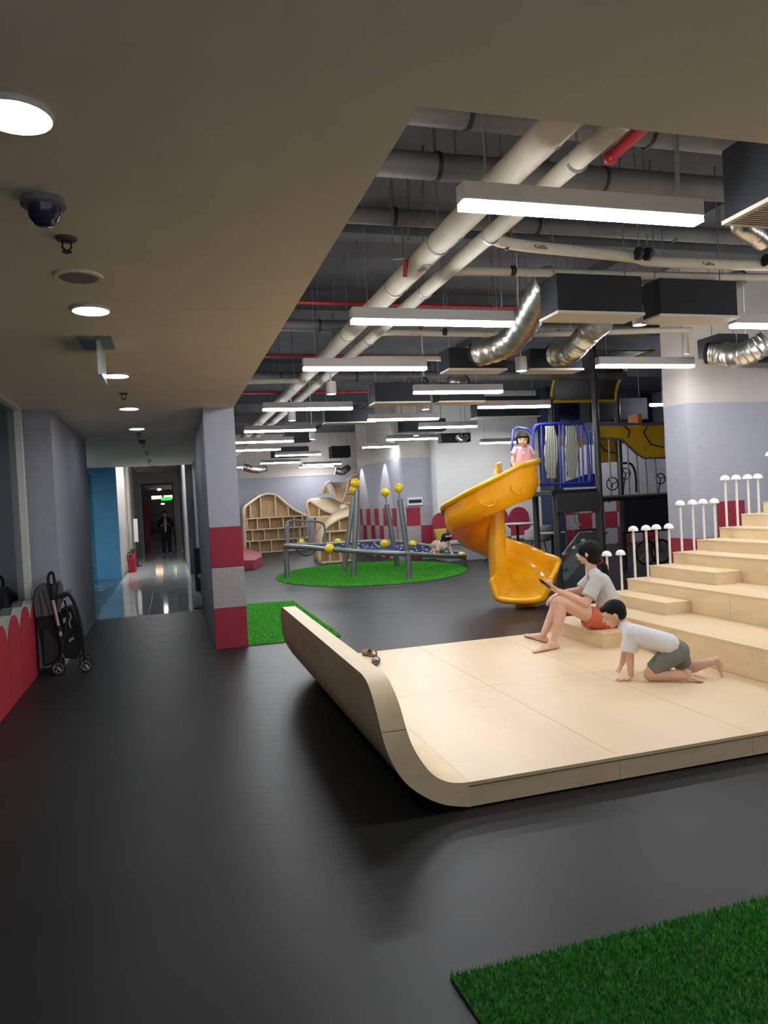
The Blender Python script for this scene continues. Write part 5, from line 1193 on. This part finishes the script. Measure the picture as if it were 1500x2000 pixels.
# ---- crawling child on the net edge
def Cp(u, v, dy=0): return at(u-8, v, y=15.3+dy)
t = thing('person', 'small child in cream clothes with pink bow crawling on the net edge', 'person', Cp(880, 1082))
b = MB(); hc = Cp(879, 1053); hf = V((.25, -.75, -.6)); hu = V((.1, -.5, .85)); R = .115
head(b, hc, R, hf, hu, True); b.cap(Cp(876, 1060, .05), Cp(873, 1063, .08), .045, .05)
b.cap(Cp(872, 1066, .05), Cp(861, 1064, .15), .10, .11)
for (s0, e0, w0, q) in ((Cp(866, 1062), Cp(863, 1072), Cp(864, 1081), -1), (Cp(882, 1063, .1), Cp(886, 1072, .05), Cp(889, 1078), 1)):
    b.cap(s0, e0, .04, .035); b.cap(e0, w0, .035, .025); hand(b, w0, V((.1, -.8, -.4)), V((0, .1, -1)), .10, (.05,)*4, q, .0075)
b.cap(Cp(858, 1066, .2), Cp(857, 1080, .1), .06, .05); b.cap(Cp(857, 1080, .1), Cp(850, 1078, .35), .045, .03); foot(b, Cp(850, 1078, .35), Cp(846, 1080, .5), 1, .14, .027)
b.cap(Cp(866, 1068, .25), Cp(870, 1080, .2), .06, .05); b.cap(Cp(870, 1080, .2), Cp(862, 1079, .5), .045, .03); foot(b, Cp(862, 1079, .5), Cp(858, 1080, .6), -1, .14, .027)
b.build('body', SKIN, t, remesh=.008, sm=2); facebits(t, hc, R, hf, hu)
s_, f_, u_ = basis(hf, hu); M_ = Matrix((s_, f_, u_)).transposed()
h = MB(); h.ball(hc+u_*.24*R-f_*.12*R, (1.0*R, 1.0*R, .9*R), 18, M_)
for q in (-1, 1): h.cap(hc+s_*q*.85*R, hc+s_*q*1.15*R-u_*.4*R, .3*R, .15*R, 10)
h.build('hair', HAIR, t, remesh=.009, sm=2)
h = MB(); c = hc+u_*.95*R+f_*.45*R; 
for q in (-1, 1): h.cap(c, c+s_*q*.5*R+u_*.1*R, .1*R, .24*R, 10)
h.build('hair_bow', PINK, t)
sh = MB(); sh.cap(Cp(874, 1066, .02), Cp(866, 1066, .1), .12, .12); sh.cyl(Cp(867, 1062), Cp(863, 1076), .06, .06, 14); sh.cyl(Cp(881, 1063, .08), Cp(887, 1074, .04), .055, .055, 14)
sh.build('top', CREAMC, t, remesh=.01, sm=2)
so = MB(); so.cap(Cp(862, 1065, .12), Cp(858, 1067, .2), .12, .115); so.cyl(Cp(858, 1068, .2), Cp(857, 1079, .1), .08, .07, 14)
so.build('trousers', mat('pinkish_cloth', (.52, .36, .30), .8), t, remesh=.01, sm=2)
# ---- distant person in the doorway
def Dp(u, v, dy=0): return at(u, v, y=29+dy)
t = thing('person', 'dark silhouetted person standing in the far corridor doorway', 'person', (Dp(322, 1080).x, 29, 0))
cx = Dp(322, 1003).x; b = MB(); hc = V((cx, 29, 1.53)); head(b, hc, .115, (0, -1, 0), (0, 0, 1)); b.cap(V((cx, 29, 1.42)), V((cx, 29, 1.36)), .055, .06)
for q in (-1, 1):
    b.cap(V((cx+q*.18, 29, 1.32)), V((cx+q*.27, 28.97, 1.06)), .05, .042); b.cap(V((cx+q*.27, 28.97, 1.06)), V((cx+q*.14, 28.8, 1.12)), .04, .028)
    hand(b, V((cx+q*.14, 28.8, 1.12)), V((-q*.7, -.5, .2)), V((0, -.3, 1)), .17, (.4,)*4, q)
    b.cap(V((cx+q*.09, 29, .86)), V((cx+q*.10, 29, .45)), .085, .06); b.cap(V((cx+q*.10, 29, .45)), V((cx+q*.10, 29, .09)), .055, .04); foot(b, V((cx+q*.10, 29.04, .04)), V((cx+q*.12, 28.82, .03)), q, .24)
b.cap(V((cx, 29, 1.28)), V((cx, 29, .92)), .14, .13)
b.build('body', SKIN, t, remesh=.01, sm=2); facebits(t, hc, .115, (0, -1, 0), (0, 0, 1))
h = MB(); h.ball(hc+V((0, .015, .03)), (.10, .115, .10), 16); h.build('hair', HAIR, t)
h = MB()
for q in (-1, 1): h.cap(V((cx+q*.08, 29, 1.3)), V((cx+q*.07, 29, .9)), .13, .13); h.cyl(V((cx+q*.18, 29, 1.33)), V((cx+q*.27, 28.97, 1.06)), .065, .055); h.cyl(V((cx+q*.27, 28.97, 1.06)), V((cx+q*.16, 28.82, 1.11)), .055, .04)
h.build('jacket', DARKC, t, remesh=.012, sm=2)
h = MB()
for q in (-1, 1): h.cap(V((cx+q*.08, 29, .9)), V((cx+q*.10, 29, .45)), .11, .08); h.cyl(V((cx+q*.10, 29, .45)), V((cx+q*.10, 29, .06)), .08, .06)
h.build('trousers', mat('navy_jeans', (.015, .025, .05), .9), t, remesh=.012, sm=2)
